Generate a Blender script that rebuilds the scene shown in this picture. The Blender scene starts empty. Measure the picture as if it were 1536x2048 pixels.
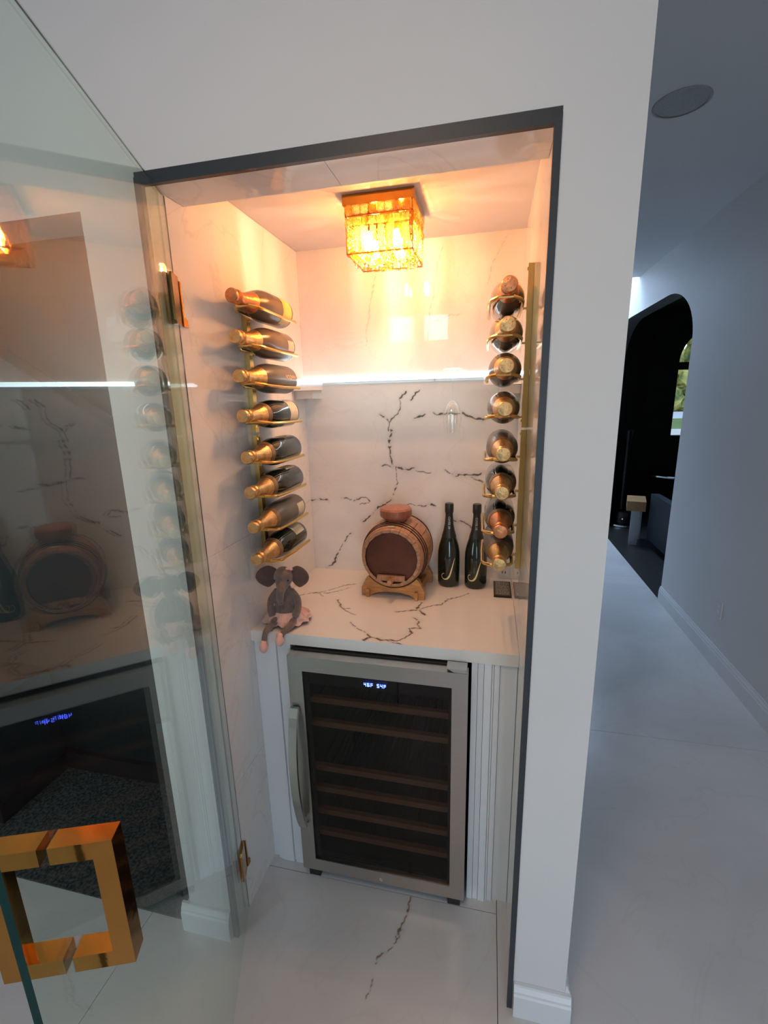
import bpy, bmesh, math, random
import numpy as np
from mathutils import Vector, Matrix
random.seed(3)
PI = math.pi
D = bpy.data
COL = bpy.context.scene.collection
SC = bpy.context.scene

# ------------------------------------------------------------------ camera
cam_d = D.cameras.new('camera')
cam_d.sensor_fit = 'VERTICAL'
cam_d.sensor_height = 24.0
cam_d.lens = 24.0 * 919.94 / 2048.0
cam_d.clip_start = 0.02
cam_d.clip_end = 400
cam = D.objects.new('camera', cam_d)
COL.objects.link(cam)
cam.matrix_world = Matrix(((0.97493196, -0.02931583, 0.22056349, 0.8004),
                           (0.22121941, 0.23404255, -0.94672385, -1.0329),
                           (-0.02386725, 0.97178427, 0.23466079, 1.7592),
                           (0, 0, 0, 1)))
SC.camera = cam

# ------------------------------------------------------------------ world, light, exposure
w = D.worlds.new('sky')
SC.world = w
w.use_nodes = True
nt = w.node_tree
bg = nt.nodes['Background']
sk = nt.nodes.new('ShaderNodeTexSky')
sk.sky_type = 'NISHITA'
sk.sun_disc = False
sk.sun_elevation = math.radians(40)
sk.sun_rotation = math.radians(200)
nt.links.new(sk.outputs[0], bg.inputs['Color'])
bg.inputs['Strength'].default_value = 0.22

SC.view_settings.view_transform = 'Standard'
SC.view_settings.look = 'None'
SC.view_settings.gamma = 1.0
SC.view_settings.use_curve_mapping = False
SC.view_settings.exposure = 0.93
SC.cycles.use_denoising = True
SC.cycles.max_bounces = 10
SC.cycles.diffuse_bounces = 5
SC.cycles.glossy_bounces = 6
SC.cycles.transmission_bounces = 8
SC.cycles.transparent_max_bounces = 24
SC.cycles.sample_clamp_indirect = 4.0
SC.cycles.caustics_reflective = False
SC.cycles.caustics_refractive = False


def area(name, loc, rot, sx, sy, power, col):
    l = D.lights.new(name, 'AREA')
    l.shape = 'RECTANGLE'
    l.size, l.size_y = sx, sy
    l.energy = power
    l.color = col
    o = D.objects.new(name, l)
    o.location = loc
    o.rotation_euler = rot
    COL.objects.link(o)
    return o


DAY = (0.58, 0.77, 1.0)
# daylight from behind the camera; the two large low windows are added, unseen (light faces into the room, +y)
area('daylight_window_1', (-0.385, -3.52, 2.665), (PI / 2, 0, 0), 0.37, 0.36, 1.1, DAY)
area('daylight_window_2', (0.075, -3.52, 2.665), (PI / 2, 0, 0), 0.37, 0.36, 1.1, DAY)
area('daylight_window_3', (1.62, -3.52, 1.30), (PI / 2, 0, 0), 1.0, 2.0, 12, (0.50, 0.75, 1.0))
area('daylight_window_4', (-2.5, -3.52, 1.45), (PI / 2, 0, 0), 1.2, 1.9, 11, (0.50, 0.75, 1.0))
# skylight over the far end of the hall
area('daylight_skylight', (1.2, 6.0, 4.15), (0, 0, 0), 1.6, 1.4, 105, (0.5, 0.70, 1.0))
# unseen warm fill added below the ceiling to tint the front wall's top
area('ceiling_lamp_glow', (0.4, -1.35, 2.95), (0, 0, 0), 0.5, 0.5, 7, (1.0, 0.70, 0.48))

# ------------------------------------------------------------------ helpers


def new_obj(name, me, parent=None, mats=None, smooth=False):
    o = D.objects.new(name, me)
    COL.objects.link(o)
    if parent is not None:
        o.parent = parent
    if mats is not None:
        if not isinstance(mats, (list, tuple)):
            mats = [mats]
        if len(me.materials) == 0:
            for m in mats:
                me.materials.append(m)
    if smooth:
        for p in me.polygons:
            p.use_smooth = True
    return o


def obj(name, bm, mats, parent=None, smooth=False, bevel=0.0, segs=1):
    if bevel > 0:
        es = [e for e in bm.edges if len(e.link_faces) == 2 and e.calc_face_angle(0) > 0.5]
        bmesh.ops.bevel(bm, geom=es, offset=bevel, segments=segs, affect='EDGES', clamp_overlap=True)
    bmesh.ops.recalc_face_normals(bm, faces=bm.faces)
    me = D.meshes.new(name)
    bm.to_mesh(me)
    bm.free()
    o = new_obj(name, me, parent, mats)
    if smooth:
        smooth_by_angle(me)
    return o


def smooth_by_angle(me, ang=0.7):
    for p in me.polygons:
        p.use_smooth = True
    bm = bmesh.new()
    bm.from_mesh(me)
    for e in bm.edges:
        if len(e.link_faces) == 2 and e.calc_face_angle(0) > ang:
            e.smooth = False
    bm.to_mesh(me)
    bm.free()


def tag(o, label=None, cat=None, group=None, kind=None):
    if label: o['label'] = label
    if cat: o['category'] = cat
    if group: o['group'] = group
    if kind: o['kind'] = kind
    return o


def empty(name, loc=(0, 0, 0), rotz=0, label=None, cat=None, group=None, kind=None):
    o = D.objects.new(name, None)
    o.empty_display_size = 0.05
    o.location = loc
    o.rotation_euler = (0, 0, rotz)
    COL.objects.link(o)
    return tag(o, label, cat, group, kind)


def copy_tree(o, parent=None):
    c = o.copy()
    COL.objects.link(c)
    c.parent = parent
    for ch in list(o.children):
        copy_tree(ch, c)
    return c


def box(bm, x0, x1, y0, y1, z0, z1, mi=0):
    vs = [bm.verts.new((x, y, z)) for x in (x0, x1) for y in (y0, y1) for z in (z0, z1)]
    fs = [(0, 1, 3, 2), (4, 6, 7, 5), (0, 4, 5, 1), (2, 3, 7, 6), (0, 2, 6, 4), (1, 5, 7, 3)]
    for f in fs:
        fa = bm.faces.new([vs[i] for i in f])
        fa.material_index = mi
    return vs


def B(x0, x1, y0, y1, z0, z1):
    bm = bmesh.new()
    box(bm, x0, x1, y0, y1, z0, z1)
    return bm


def prism(bm, pts, a, b, axis='y', mi=0):
    """extrude a 2-D outline along an axis between a and b"""
    def P(p, t):
        if axis == 'y': return (p[0], t, p[1])
        if axis == 'x': return (t, p[0], p[1])
        return (p[0], p[1], t)
    v0 = [bm.verts.new(P(p, a)) for p in pts]
    v1 = [bm.verts.new(P(p, b)) for p in pts]
    n = len(pts)
    fs = [bm.faces.new(v0), bm.faces.new(v1[::-1])]
    for i in range(n):
        fs.append(bm.faces.new((v0[i], v0[(i + 1) % n], v1[(i + 1) % n], v1[i])))
    for f in fs: f.material_index = mi
    return bm


def lathe(prof, n=32, bm=None, origin=(0, 0, 0), mi=0, closed_ends=True):
    """revolve (r, z) profile about z"""
    bm = bm or bmesh.new()
    ox, oy, oz = origin
    rings = []
    for r, z in prof:
        if r < 1e-6:
            rings.append([bm.verts.new((ox, oy, oz + z))])
        else:
            rings.append([bm.verts.new((ox + r * math.cos(2 * PI * i / n), oy + r * math.sin(2 * PI * i / n), oz + z)) for i in range(n)])
    for a, b in zip(rings, rings[1:]):
        for i in range(n):
            j = (i + 1) % n
            if len(a) == 1 and len(b) == 1: continue
            if len(a) == 1: f = bm.faces.new((a[0], b[i], b[j]))
            elif len(b) == 1: f = bm.faces.new((a[i], a[j], b[0]))
            else: f = bm.faces.new((a[i], a[j], b[j], b[i]))
            f.material_index = mi
    if closed_ends:
        for rg, rev in ((rings[0], True), (rings[-1], False)):
            if len(rg) > 2:
                f = bm.faces.new(rg[::-1] if rev else rg)
                f.material_index = mi
    return bm


def tube(pts, r, n=10, bm=None, closed=False, flat=None, caps=True):
    """sweep a circle (or an ellipse with flat=(ru, rv)) along a polyline; r may be a list"""
    bm = bm or bmesh.new()
    P = [Vector(p) for p in pts]
    m = len(P)
    rs = r if isinstance(r, (list, tuple)) else [r] * m
    rings = []
    up = None
    for i in range(m):
        if closed:
            t = (P[(i + 1) % m] - P[i - 1]).normalized()
        else:
            t = (P[min(i + 1, m - 1)] - P[max(i - 1, 0)]).normalized()
        if up is None:
            up = Vector((0, 0, 1)) if abs(t.z) < 0.9 else Vector((1, 0, 0))
        up = (up - t * up.dot(t)).normalized()
        s = t.cross(up).normalized()
        fa, fb = (flat if flat else (1, 1))
        rings.append([bm.verts.new(P[i] + (s * math.cos(2 * PI * k / n) * fa + up * math.sin(2 * PI * k / n) * fb) * rs[i]) for k in range(n)])
    rg = list(zip(rings, rings[1:]))
    if closed: rg.append((rings[-1], rings[0]))
    for a, b in rg:
        for k in range(n):
            j = (k + 1) % n
            bm.faces.new((a[k], a[j], b[j], b[k]))
    if not closed and caps:
        bm.faces.new(rings[0][::-1])
        bm.faces.new(rings[-1])
    return bm


def smooth_path(pts, n=6):
    """Catmull-Rom resample"""
    P = [Vector(p) for p in pts]
    out = []
    for i in range(len(P) - 1):
        p0 = P[max(i - 1, 0)]; p1 = P[i]; p2 = P[i + 1]; p3 = P[min(i + 2, len(P) - 1)]
        for k in range(n):
            t = k / n
            out.append(0.5 * ((2 * p1) + (p2 - p0) * t + (2 * p0 - 5 * p1 + 4 * p2 - p3) * t * t + (3 * p1 - p0 - 3 * p2 + p3) * t ** 3))
    out.append(P[-1])
    return out


def ellipsoid(bm, c, r, rot=None, u=20, v=12):
    M = Matrix.Translation(c) @ (rot.to_4x4() if rot else Matrix.Identity(4)) @ Matrix.Diagonal((r[0], r[1], r[2], 1))
    bmesh.ops.create_uvsphere(bm, u_segments=u, v_segments=v, radius=1, matrix=M)


def text_bm(txt, size, extrude=0.0004, align='CENTER', spacing=1.0, bold=0.0):
    c = D.curves.new('lettering', 'FONT')
    c.body = txt
    c.size = size
    c.extrude = extrude
    c.offset = bold
    c.align_x = align
    c.align_y = 'CENTER'
    c.space_character = spacing
    c.resolution_u = 3
    o = D.objects.new('lettering', c)
    COL.objects.link(o)
    dg = bpy.context.evaluated_depsgraph_get()
    me = D.meshes.new_from_object(o.evaluated_get(dg))
    bm = bmesh.new()
    bm.from_mesh(me)
    D.meshes.remove(me)
    D.objects.remove(o)
    D.curves.remove(c)
    return bm


def remeshed(bm, voxel, name, mats, parent, smooth_it=6):
    """fuse overlapping solids into one continuous skin"""
    me = D.meshes.new(name)
    bmesh.ops.recalc_face_normals(bm, faces=bm.faces)
    bm.to_mesh(me); bm.free()
    o = D.objects.new(name, me)
    COL.objects.link(o)
    m = o.modifiers.new('r', 'REMESH'); m.mode = 'VOXEL'; m.voxel_size = voxel
    s = o.modifiers.new('s', 'SMOOTH'); s.iterations = smooth_it; s.factor = 0.5
    dg = bpy.context.evaluated_depsgraph_get()
    me2 = D.meshes.new_from_object(o.evaluated_get(dg))
    D.objects.remove(o); D.meshes.remove(me)
    me2.name = name
    me2.materials.clear()
    return new_obj(name, me2, parent, mats, smooth=True)

# ------------------------------------------------------------------ materials


def mat(name, col=(0.5, 0.5, 0.5), rough=0.5, metal=0.0, spec=0.5, noise=0.0, nscale=20.0, bump=0.0, bscale=200.0,
        coat=0.0, trans=0.0, ior=1.5, emit=None, estr=0.0, sheen=0.0, col2=None, stretch=None, alpha=1.0):
    m = D.materials.new(name)
    m.use_nodes = True
    nt = m.node_tree
    p = nt.nodes['Principled BSDF']
    p.inputs['Base Color'].default_value = (*col, 1)
    p.inputs['Roughness'].default_value = rough
    p.inputs['Metallic'].default_value = metal
    p.inputs['Specular IOR Level'].default_value = spec
    p.inputs['Coat Weight'].default_value = coat
    p.inputs['Coat Roughness'].default_value = 0.05
    p.inputs['Transmission Weight'].default_value = trans
    p.inputs['IOR'].default_value = ior
    p.inputs['Sheen Weight'].default_value = sheen
    p.inputs['Alpha'].default_value = alpha
    if emit:
        p.inputs['Emission Color'].default_value = (*emit, 1)
        p.inputs['Emission Strength'].default_value = estr
    if noise > 0 or bump > 0:
        tc = nt.nodes.new('ShaderNodeTexCoord')
        mp = nt.nodes.new('ShaderNodeMapping')
        nt.links.new(tc.outputs['Object'], mp.inputs['Vector'])
        if stretch: mp.inputs['Scale'].default_value = stretch
    if noise > 0:
        n = nt.nodes.new('ShaderNodeTexNoise')
        n.inputs['Scale'].default_value = nscale
        n.inputs['Detail'].default_value = 6
        nt.links.new(mp.outputs[0], n.inputs['Vector'])
        r = nt.nodes.new('ShaderNodeValToRGB')
        c2 = col2 if col2 else tuple(max(0, c * (1 - noise)) for c in col)
        r.color_ramp.elements[0].position = 0.35
        r.color_ramp.elements[1].position = 0.65
        r.color_ramp.elements[0].color = (*c2, 1)
        r.color_ramp.elements[1].color = (*col, 1)
        nt.links.new(n.outputs['Fac'], r.inputs['Fac'])
        nt.links.new(r.outputs['Color'], p.inputs['Base Color'])
    if bump > 0:
        n2 = nt.nodes.new('ShaderNodeTexNoise')
        n2.inputs['Scale'].default_value = bscale
        n2.inputs['Detail'].default_value = 3
        nt.links.new(mp.outputs[0], n2.inputs['Vector'])
        b = nt.nodes.new('ShaderNodeBump')
        b.inputs['Strength'].default_value = bump
        b.inputs['Distance'].default_value = 0.002
        nt.links.new(n2.outputs['Fac'], b.inputs['Height'])
        nt.links.new(b.outputs[0], p.inputs['Normal'])
    return m


def thin_glass(name, tint, glossy_col=(1, 1, 1), ior=1.5, rough=0.0, diffuse=None, dmix=0.0):
    """thin sheet glass: clear body with a Fresnel reflection"""
    m = D.materials.new(name)
    m.use_nodes = True
    nt = m.node_tree
    nt.nodes.clear()
    out = nt.nodes.new('ShaderNodeOutputMaterial')
    tr = nt.nodes.new('ShaderNodeBsdfTransparent')
    tr.inputs['Color'].default_value = (*tint, 1)
    gl = nt.nodes.new('ShaderNodeBsdfGlossy')
    gl.inputs['Color'].default_value = (*glossy_col, 1)
    gl.inputs['Roughness'].default_value = rough
    # Schlick reflectance from |N.I| so both faces of the sheet behave alike
    ge = nt.nodes.new('ShaderNodeNewGeometry')
    dt = nt.nodes.new('ShaderNodeVectorMath'); dt.operation = 'DOT_PRODUCT'
    nt.links.new(ge.outputs['Normal'], dt.inputs[0]); nt.links.new(ge.outputs['Incoming'], dt.inputs[1])
    def mth(op, a, b=None):
        n = nt.nodes.new('ShaderNodeMath'); n.operation = op
        for i, q in enumerate((a, b)):
            if q is None: continue
            if isinstance(q, (int, float)): n.inputs[i].default_value = q
            else: nt.links.new(q, n.inputs[i])
        return n.outputs[0]
    f0 = ((ior - 1) / (ior + 1)) ** 2
    ab = mth('ABSOLUTE', dt.outputs['Value'])
    pw = mth('POWER', mth('SUBTRACT', 1.0, ab), 5.0)
    fr = mth('ADD', mth('MULTIPLY', pw, 1 - f0), f0)
    mx = nt.nodes.new('ShaderNodeMixShader')
    body = tr.outputs[0]
    if diffuse:
        df = nt.nodes.new('ShaderNodeBsdfTranslucent')
        df.inputs['Color'].default_value = (*diffuse, 1)
        m2 = nt.nodes.new('ShaderNodeMixShader')
        m2.inputs[0].default_value = dmix
        nt.links.new(tr.outputs[0], m2.inputs[1])
        nt.links.new(df.outputs[0], m2.inputs[2])
        body = m2.outputs[0]
    nt.links.new(fr, mx.inputs[0])
    nt.links.new(body, mx.inputs[1])
    nt.links.new(gl.outputs[0], mx.inputs[2])
    nt.links.new(mx.outputs[0], out.inputs['Surface'])
    return m


def cut_crystal(m, dark):
    # fine cut-glass facets: bevel lines tint the body and tip the reflections
    nt = m.node_tree
    tc = nt.nodes.new('ShaderNodeTexCoord')
    v = nt.nodes.new('ShaderNodeTexVoronoi'); v.feature = 'DISTANCE_TO_EDGE'; v.inputs['Scale'].default_value = 120
    nt.links.new(tc.outputs['Object'], v.inputs['Vector'])
    v2 = nt.nodes.new('ShaderNodeTexVoronoi'); v2.inputs['Scale'].default_value = 120
    nt.links.new(tc.outputs['Object'], v2.inputs['Vector'])
    b = nt.nodes.new('ShaderNodeBump'); b.inputs['Strength'].default_value = 0.9; b.inputs['Distance'].default_value = 0.004
    nt.links.new(v2.outputs['Distance'], b.inputs['Height'])
    r = nt.nodes.new('ShaderNodeMapRange'); r.inputs['From Max'].default_value = 0.12
    nt.links.new(v.outputs['Distance'], r.inputs['Value'])
    for n in list(nt.nodes):
        if n.type == 'BSDF_GLOSSY': nt.links.new(b.outputs[0], n.inputs['Normal'])
        if n.type == 'BSDF_TRANSPARENT':
            mx = nt.nodes.new('ShaderNodeMix'); mx.data_type = 'RGBA'
            mx.inputs['A'].default_value = (*dark, 1)
            mx.inputs['B'].default_value = n.inputs['Color'].default_value[:]
            nt.links.new(r.outputs[0], mx.inputs['Factor'])
            nt.links.new(mx.outputs['Result'], n.inputs['Color'])


def marble(name, base=(0.84, 0.815, 0.78), cloud=(0.76, 0.73, 0.69), rough=0.035, vein=False, vcol=(0.05, 0.04, 0.035), soft=0.5, scale=1.6, softcol=(0.42, 0.36, 0.31), seglist=None):
    m = mat(name, base, rough, spec=0.5)
    nt = m.node_tree
    p = nt.nodes['Principled BSDF']
    tc = nt.nodes.new('ShaderNodeTexCoord')
    n = nt.nodes.new('ShaderNodeTexNoise')
    n.inputs['Scale'].default_value = scale
    n.inputs['Detail'].default_value = 5
    n.inputs['Distortion'].default_value = 0.8
    nt.links.new(tc.outputs['Object'], n.inputs['Vector'])
    r = nt.nodes.new('ShaderNodeValToRGB')
    r.color_ramp.elements[0].position = 0.36
    r.color_ramp.elements[0].color = (*cloud, 1)
    r.color_ramp.elements[1].position = 0.6
    r.color_ramp.elements[1].color = (*base, 1)
    nt.links.new(n.outputs['Fac'], r.inputs['Fac'])
    col = r.outputs['Color']
    # faint natural thread veins from a folded noise
    n2 = nt.nodes.new('ShaderNodeTexNoise')
    n2.inputs['Scale'].default_value = scale * 1.3
    n2.inputs['Detail'].default_value = 8
    n2.inputs['Distortion'].default_value = 1.4
    nt.links.new(tc.outputs['Object'], n2.inputs['Vector'])
    ms = nt.nodes.new('ShaderNodeMath'); ms.operation = 'SUBTRACT'; ms.inputs[1].default_value = 0.5
    ma = nt.nodes.new('ShaderNodeMath'); ma.operation = 'ABSOLUTE'
    nt.links.new(n2.outputs['Fac'], ms.inputs[0]); nt.links.new(ms.outputs[0], ma.inputs[0])
    rr = nt.nodes.new('ShaderNodeMapRange')
    rr.inputs['From Min'].default_value = 0.0
    rr.inputs['From Max'].default_value = 0.012
    rr.inputs['To Min'].default_value = soft * 0.35
    rr.inputs['To Max'].default_value = 0.0
    nt.links.new(ma.outputs[0], rr.inputs['Value'])
    mx = nt.nodes.new('ShaderNodeMix'); mx.data_type = 'RGBA'
    nt.links.new(rr.outputs[0], mx.inputs['Factor'])
    nt.links.new(col, mx.inputs['A'])
    mx.inputs['B'].default_value = (*softcol, 1)
    col = mx.outputs['Result']
    if vein:
        at = nt.nodes.new('ShaderNodeAttribute')
        at.attribute_name = 'vein'
        mx2 = nt.nodes.new('ShaderNodeMix'); mx2.data_type = 'RGBA'
        nt.links.new(at.outputs['Fac'], mx2.inputs['Factor'])
        nt.links.new(col, mx2.inputs['A'])
        mx2.inputs['B'].default_value = (*vcol, 1)
        col = mx2.outputs['Result']
    nt.links.new(col, p.inputs['Base Color'])
    return m


M_PAINT = mat('wall_paint', (0.70, 0.69, 0.68), 0.55, noise=0.02, nscale=3, bump=0.05, bscale=350)
M_CEIL = mat('ceiling_paint', (0.62, 0.62, 0.62), 0.8, bump=0.05, bscale=300)
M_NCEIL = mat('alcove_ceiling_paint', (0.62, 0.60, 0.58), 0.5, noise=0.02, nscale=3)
M_TRIM = mat('white_trim_paint', (0.74, 0.75, 0.76), 0.35, noise=0.02, nscale=8)
M_MARB = marble('marble_side')
M_MARBV = marble('marble_veined', vein=True, soft=0.25, cloud=(0.70, 0.68, 0.66), rough=0.018)
M_COUNTER = marble('marble_counter', base=(0.78, 0.74, 0.70), vein=True, vcol=(0.10, 0.06, 0.035), soft=0.1, cloud=(0.74, 0.70, 0.66), rough=0.12)
M_FLOOR = marble('floor_porcelain', base=(0.68, 0.665, 0.65), cloud=(0.59, 0.58, 0.57), rough=0.22, soft=0.25, scale=1.3, softcol=(0.32, 0.30, 0.28), vein=True, vcol=(0.16, 0.08, 0.03))
M_GROUT = mat('grout', (0.33, 0.32, 0.31), 0.9, noise=0.1, nscale=100)
M_STRIP = mat('dark_gasket_metal', (0.028, 0.035, 0.042), 0.45, noise=0.1, nscale=40)
M_GOLD = mat('brushed_gold', (0.80, 0.52, 0.17), 0.24, 1.0, noise=0.06, nscale=60)
M_GOLDP = mat('polished_brass', (0.52, 0.25, 0.055), 0.09, 1.0, noise=0.05, nscale=30, bump=0.15, bscale=30)
M_STEEL = mat('brushed_steel', (0.52, 0.50, 0.47), 0.28, 1.0, noise=0.10, nscale=30, stretch=(1, 1, 40))
M_STEELH = mat('handle_steel', (0.60, 0.60, 0.58), 0.22, 1.0, noise=0.05, nscale=30)
M_BLACK = mat('black_plastic', (0.012, 0.012, 0.014), 0.35, noise=0.2, nscale=60)
M_CHAR = mat('charcoal_interior', (0.010, 0.009, 0.009), 0.6, noise=0.2, nscale=30)
M_SHELFWOOD = mat('beech_shelf_front', (0.22, 0.10, 0.05), 0.5, noise=0.3, nscale=30, stretch=(1, 12, 12))
M_GLASS = thin_glass('door_glass', (0.90, 0.965, 0.925))
M_GEDGE = mat('green_glass_edge', (0.003, 0.04, 0.036), 0.30, spec=0.15, noise=0.3, nscale=12)
M_GEDGET = mat('thin_dark_glass_edge', (0.06, 0.07, 0.05), 0.15, noise=0.2, nscale=12)
M_FGLASS = thin_glass('smoked_fridge_glass', (0.70, 0.68, 0.66), ior=1.32)
M_SHGLASS = thin_glass('shelf_glass', (0.90, 0.97, 0.97))
M_STEMGL = thin_glass('stemware_glass', (0.99, 1.0, 1.0), ior=1.7)
M_FROST = thin_glass('lit_shelf_glass', (0.92, 0.98, 1.0), diffuse=(0.80, 0.93, 1.0), dmix=0.45)
M_CRYSTAL = thin_glass('crystal', (1.0, 0.93, 0.78), (1.0, 0.86, 0.45), ior=2.1, rough=0.02, diffuse=(1.0, 0.60, 0.10), dmix=0.09)
M_CRYSTAL2 = thin_glass('amber_crystal', (1.0, 0.84, 0.50), (1.0, 0.80, 0.38), ior=2.3, rough=0.02, diffuse=(0.85, 0.42, 0.05), dmix=0.06)
M_CRYSTAL3 = thin_glass('pale_crystal', (1.0, 0.95, 0.80), (1.0, 0.92, 0.6), ior=2.3, rough=0.01, diffuse=(1.0, 0.75, 0.25), dmix=0.14)
for m_ in (M_CRYSTAL, M_CRYSTAL2, M_CRYSTAL3): cut_crystal(m_, (0.62, 0.36, 0.07))
M_BOTTLE = mat('dark_green_bottle_glass', (0.010, 0.016, 0.010), 0.06, spec=0.6, coat=0.3, noise=0.2, nscale=10)
M_BOTTLEHAZE = mat('brown_bottle_glass', (0.15, 0.10, 0.06), 0.24, spec=0.6, noise=0.25, nscale=9)  # brownish haze of glare on dark glass, put into the base colour
M_BOTTLEG = mat('hazy_grey_bottle_glass', (0.13, 0.115, 0.095), 0.28, spec=0.6, noise=0.2, nscale=9)
M_BOTTLEC = mat('pale_olive_bottle_glass', (0.17, 0.12, 0.07), 0.07, spec=0.7, coat=0.5, noise=0.2, nscale=9)
M_FOIL = mat('gold_foil', (0.78, 0.50, 0.22), 0.36, 0.85, noise=0.25, nscale=90, bump=0.7, bscale=160)
M_FOILC = mat('copper_foil', (0.74, 0.30, 0.13), 0.34, 0.8, noise=0.2, nscale=80, bump=0.5, bscale=160)
M_FOILB = mat('black_foil', (0.018, 0.018, 0.016), 0.35, noise=0.2, nscale=80, bump=0.2, bscale=160)
M_LABELO = mat('orange_paper_label', (0.85, 0.48, 0.10), 0.5, noise=0.12, nscale=40)
M_LABELC = mat('cream_paper_label', (0.62, 0.58, 0.42), 0.6, noise=0.12, nscale=40)
M_LABELP = mat('pink_beige_paper_label', (0.62, 0.44, 0.34), 0.6, noise=0.12, nscale=40)
M_LABELW = mat('gold_print', (0.82, 0.60, 0.35), 0.4, noise=0.05, nscale=40)
M_NECK = mat('brown_neck_band', (0.28, 0.16, 0.08), 0.4, noise=0.2, nscale=60)
M_JGOLD = mat('gold_lettering', (0.80, 0.70, 0.35), 0.4, 0.2, noise=0.05, nscale=50)
M_JGREY = mat('silver_lettering', (0.55, 0.55, 0.52), 0.4, 0.0, noise=0.05, nscale=50)
M_OAK = mat('oak_staves', (0.50, 0.25, 0.13), 0.42, noise=0.35, nscale=14, stretch=(6, 1, 6), bump=0.2, bscale=60)
M_OAKHEAD = mat('reddish_oak_head', (0.135, 0.036, 0.018), 0.28, noise=0.35, nscale=12, stretch=(1, 1, 8), coat=0.2)
M_PINE = mat('honey_pine', (0.58, 0.27, 0.09), 0.4, noise=0.35, nscale=14, stretch=(2, 1, 9), bump=0.15, bscale=60)
M_HOOP = mat('dark_iron_hoop', (0.03, 0.024, 0.02), 0.4, 0.6, noise=0.2, nscale=60)
M_RUST = mat('copper_lid_wood', (0.40, 0.135, 0.07), 0.35, noise=0.3, nscale=16, stretch=(5, 5, 1), coat=0.2)
M_PLUSH = mat('brown_grey_plush', (0.20, 0.135, 0.11), 0.95, noise=0.25, nscale=60, bump=0.8, bscale=420, sheen=0.4)
M_EAR = mat('dark_ear_plush', (0.14, 0.075, 0.058), 0.95, noise=0.2, nscale=50, bump=0.6, bscale=420, sheen=0.3)
M_TUTU = mat('pale_pink_tulle', (0.72, 0.45, 0.38), 0.8, noise=0.12, nscale=40, sheen=0.3)
M_SHOE = mat('pink_satin', (0.85, 0.46, 0.38), 0.45, noise=0.12, nscale=40, sheen=0.3)
M_EYE = mat('bead_eye', (0.01, 0.01, 0.01), 0.1, noise=0.1, nscale=9)
M_PLATE = mat('white_plastic', (0.78, 0.77, 0.75), 0.35, noise=0.02, nscale=20)
M_BLACKWALL = mat('near_black_wall_paint', (0.055, 0.052, 0.056), 0.55, noise=0.2, nscale=4)
M_DARKWOOD = mat('dark_plank_wood', (0.030, 0.030, 0.028), 0.35, noise=0.5, nscale=10, stretch=(1, 8, 1))
M_CARPET = mat('dark_speckled_carpet', (0.085, 0.09, 0.09), 0.95, noise=0.8, nscale=95, col2=(0.008, 0.010, 0.011), bump=1.0, bscale=200)
M_STAIR = mat('stair_black_paint', (0.012, 0.014, 0.015), 0.35, noise=0.2, nscale=5)
M_STAIRBASE = mat('oxblood_skirting', (0.014, 0.005, 0.005), 0.5, noise=0.2, nscale=10)
M_BOX = mat('tan_wood_block', (0.40, 0.22, 0.09), 0.5, noise=0.25, nscale=12)
M_LEG = mat('pale_grey_paint', (0.42, 0.44, 0.48), 0.5, noise=0.05, nscale=8)
M_LEATHER = mat('blue_black_leather', (0.010, 0.016, 0.023), 0.65, spec=0.2, noise=0.2, nscale=30, bump=0.3, bscale=150)
M_CHROME = mat('chrome', (0.75, 0.76, 0.78), 0.12, 1.0, noise=0.03, nscale=20)
M_GRASS = mat('lawn', (0.20, 0.26, 0.06), 0.9, noise=0.3, nscale=1.5)
M_PAVE = mat('pale_paving', (0.75, 0.66, 0.56), 0.9, noise=0.1, nscale=2)
M_ROAD = mat('pale_road', (0.65, 0.65, 0.68), 0.9, noise=0.1, nscale=2)
M_LEAF = mat('foliage', (0.42, 0.38, 0.12), 0.8, noise=0.9, nscale=0.9, col2=(0.05, 0.09, 0.03), bump=1.0, bscale=3)
M_BARK = mat('bark', (0.08, 0.06, 0.045), 0.9, noise=0.3, nscale=5)
M_SCREEN = mat('card_print', (0.10, 0.095, 0.085), 0.3, noise=0.5, nscale=60)

M_BULB = mat('lit_bulb', (1, 0.8, 0.5), 0.5, emit=(1.0, 0.58, 0.33), estr=370)
M_LED = mat('led_diode', (1, 1, 1), 0.5, emit=(0.70, 0.90, 1.0), estr=9)
M_LEDSOFT = mat('led_back_rail', (1, 1, 1), 0.5, emit=(0.70, 0.90, 1.0), estr=0.35)
M_SHELFGLOW = mat('led_diffuser', (1, 1, 1), 0.5, emit=(0.66, 0.88, 1.0), estr=3.6)  # emission for the shelf's glowing glass edge and the added strip beneath
M_BLUE = mat('blue_digit', (0.2, 0.3, 1), 0.5, emit=(0.10, 0.16, 1.0), estr=3.5)

# ------------------------------------------------------------------ veined slabs (a vein mask stored on a fine grid)
NW = 0.912          # width of the alcove
ZC = 0.995          # counter top
YB = 0.908          # back wall


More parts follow.
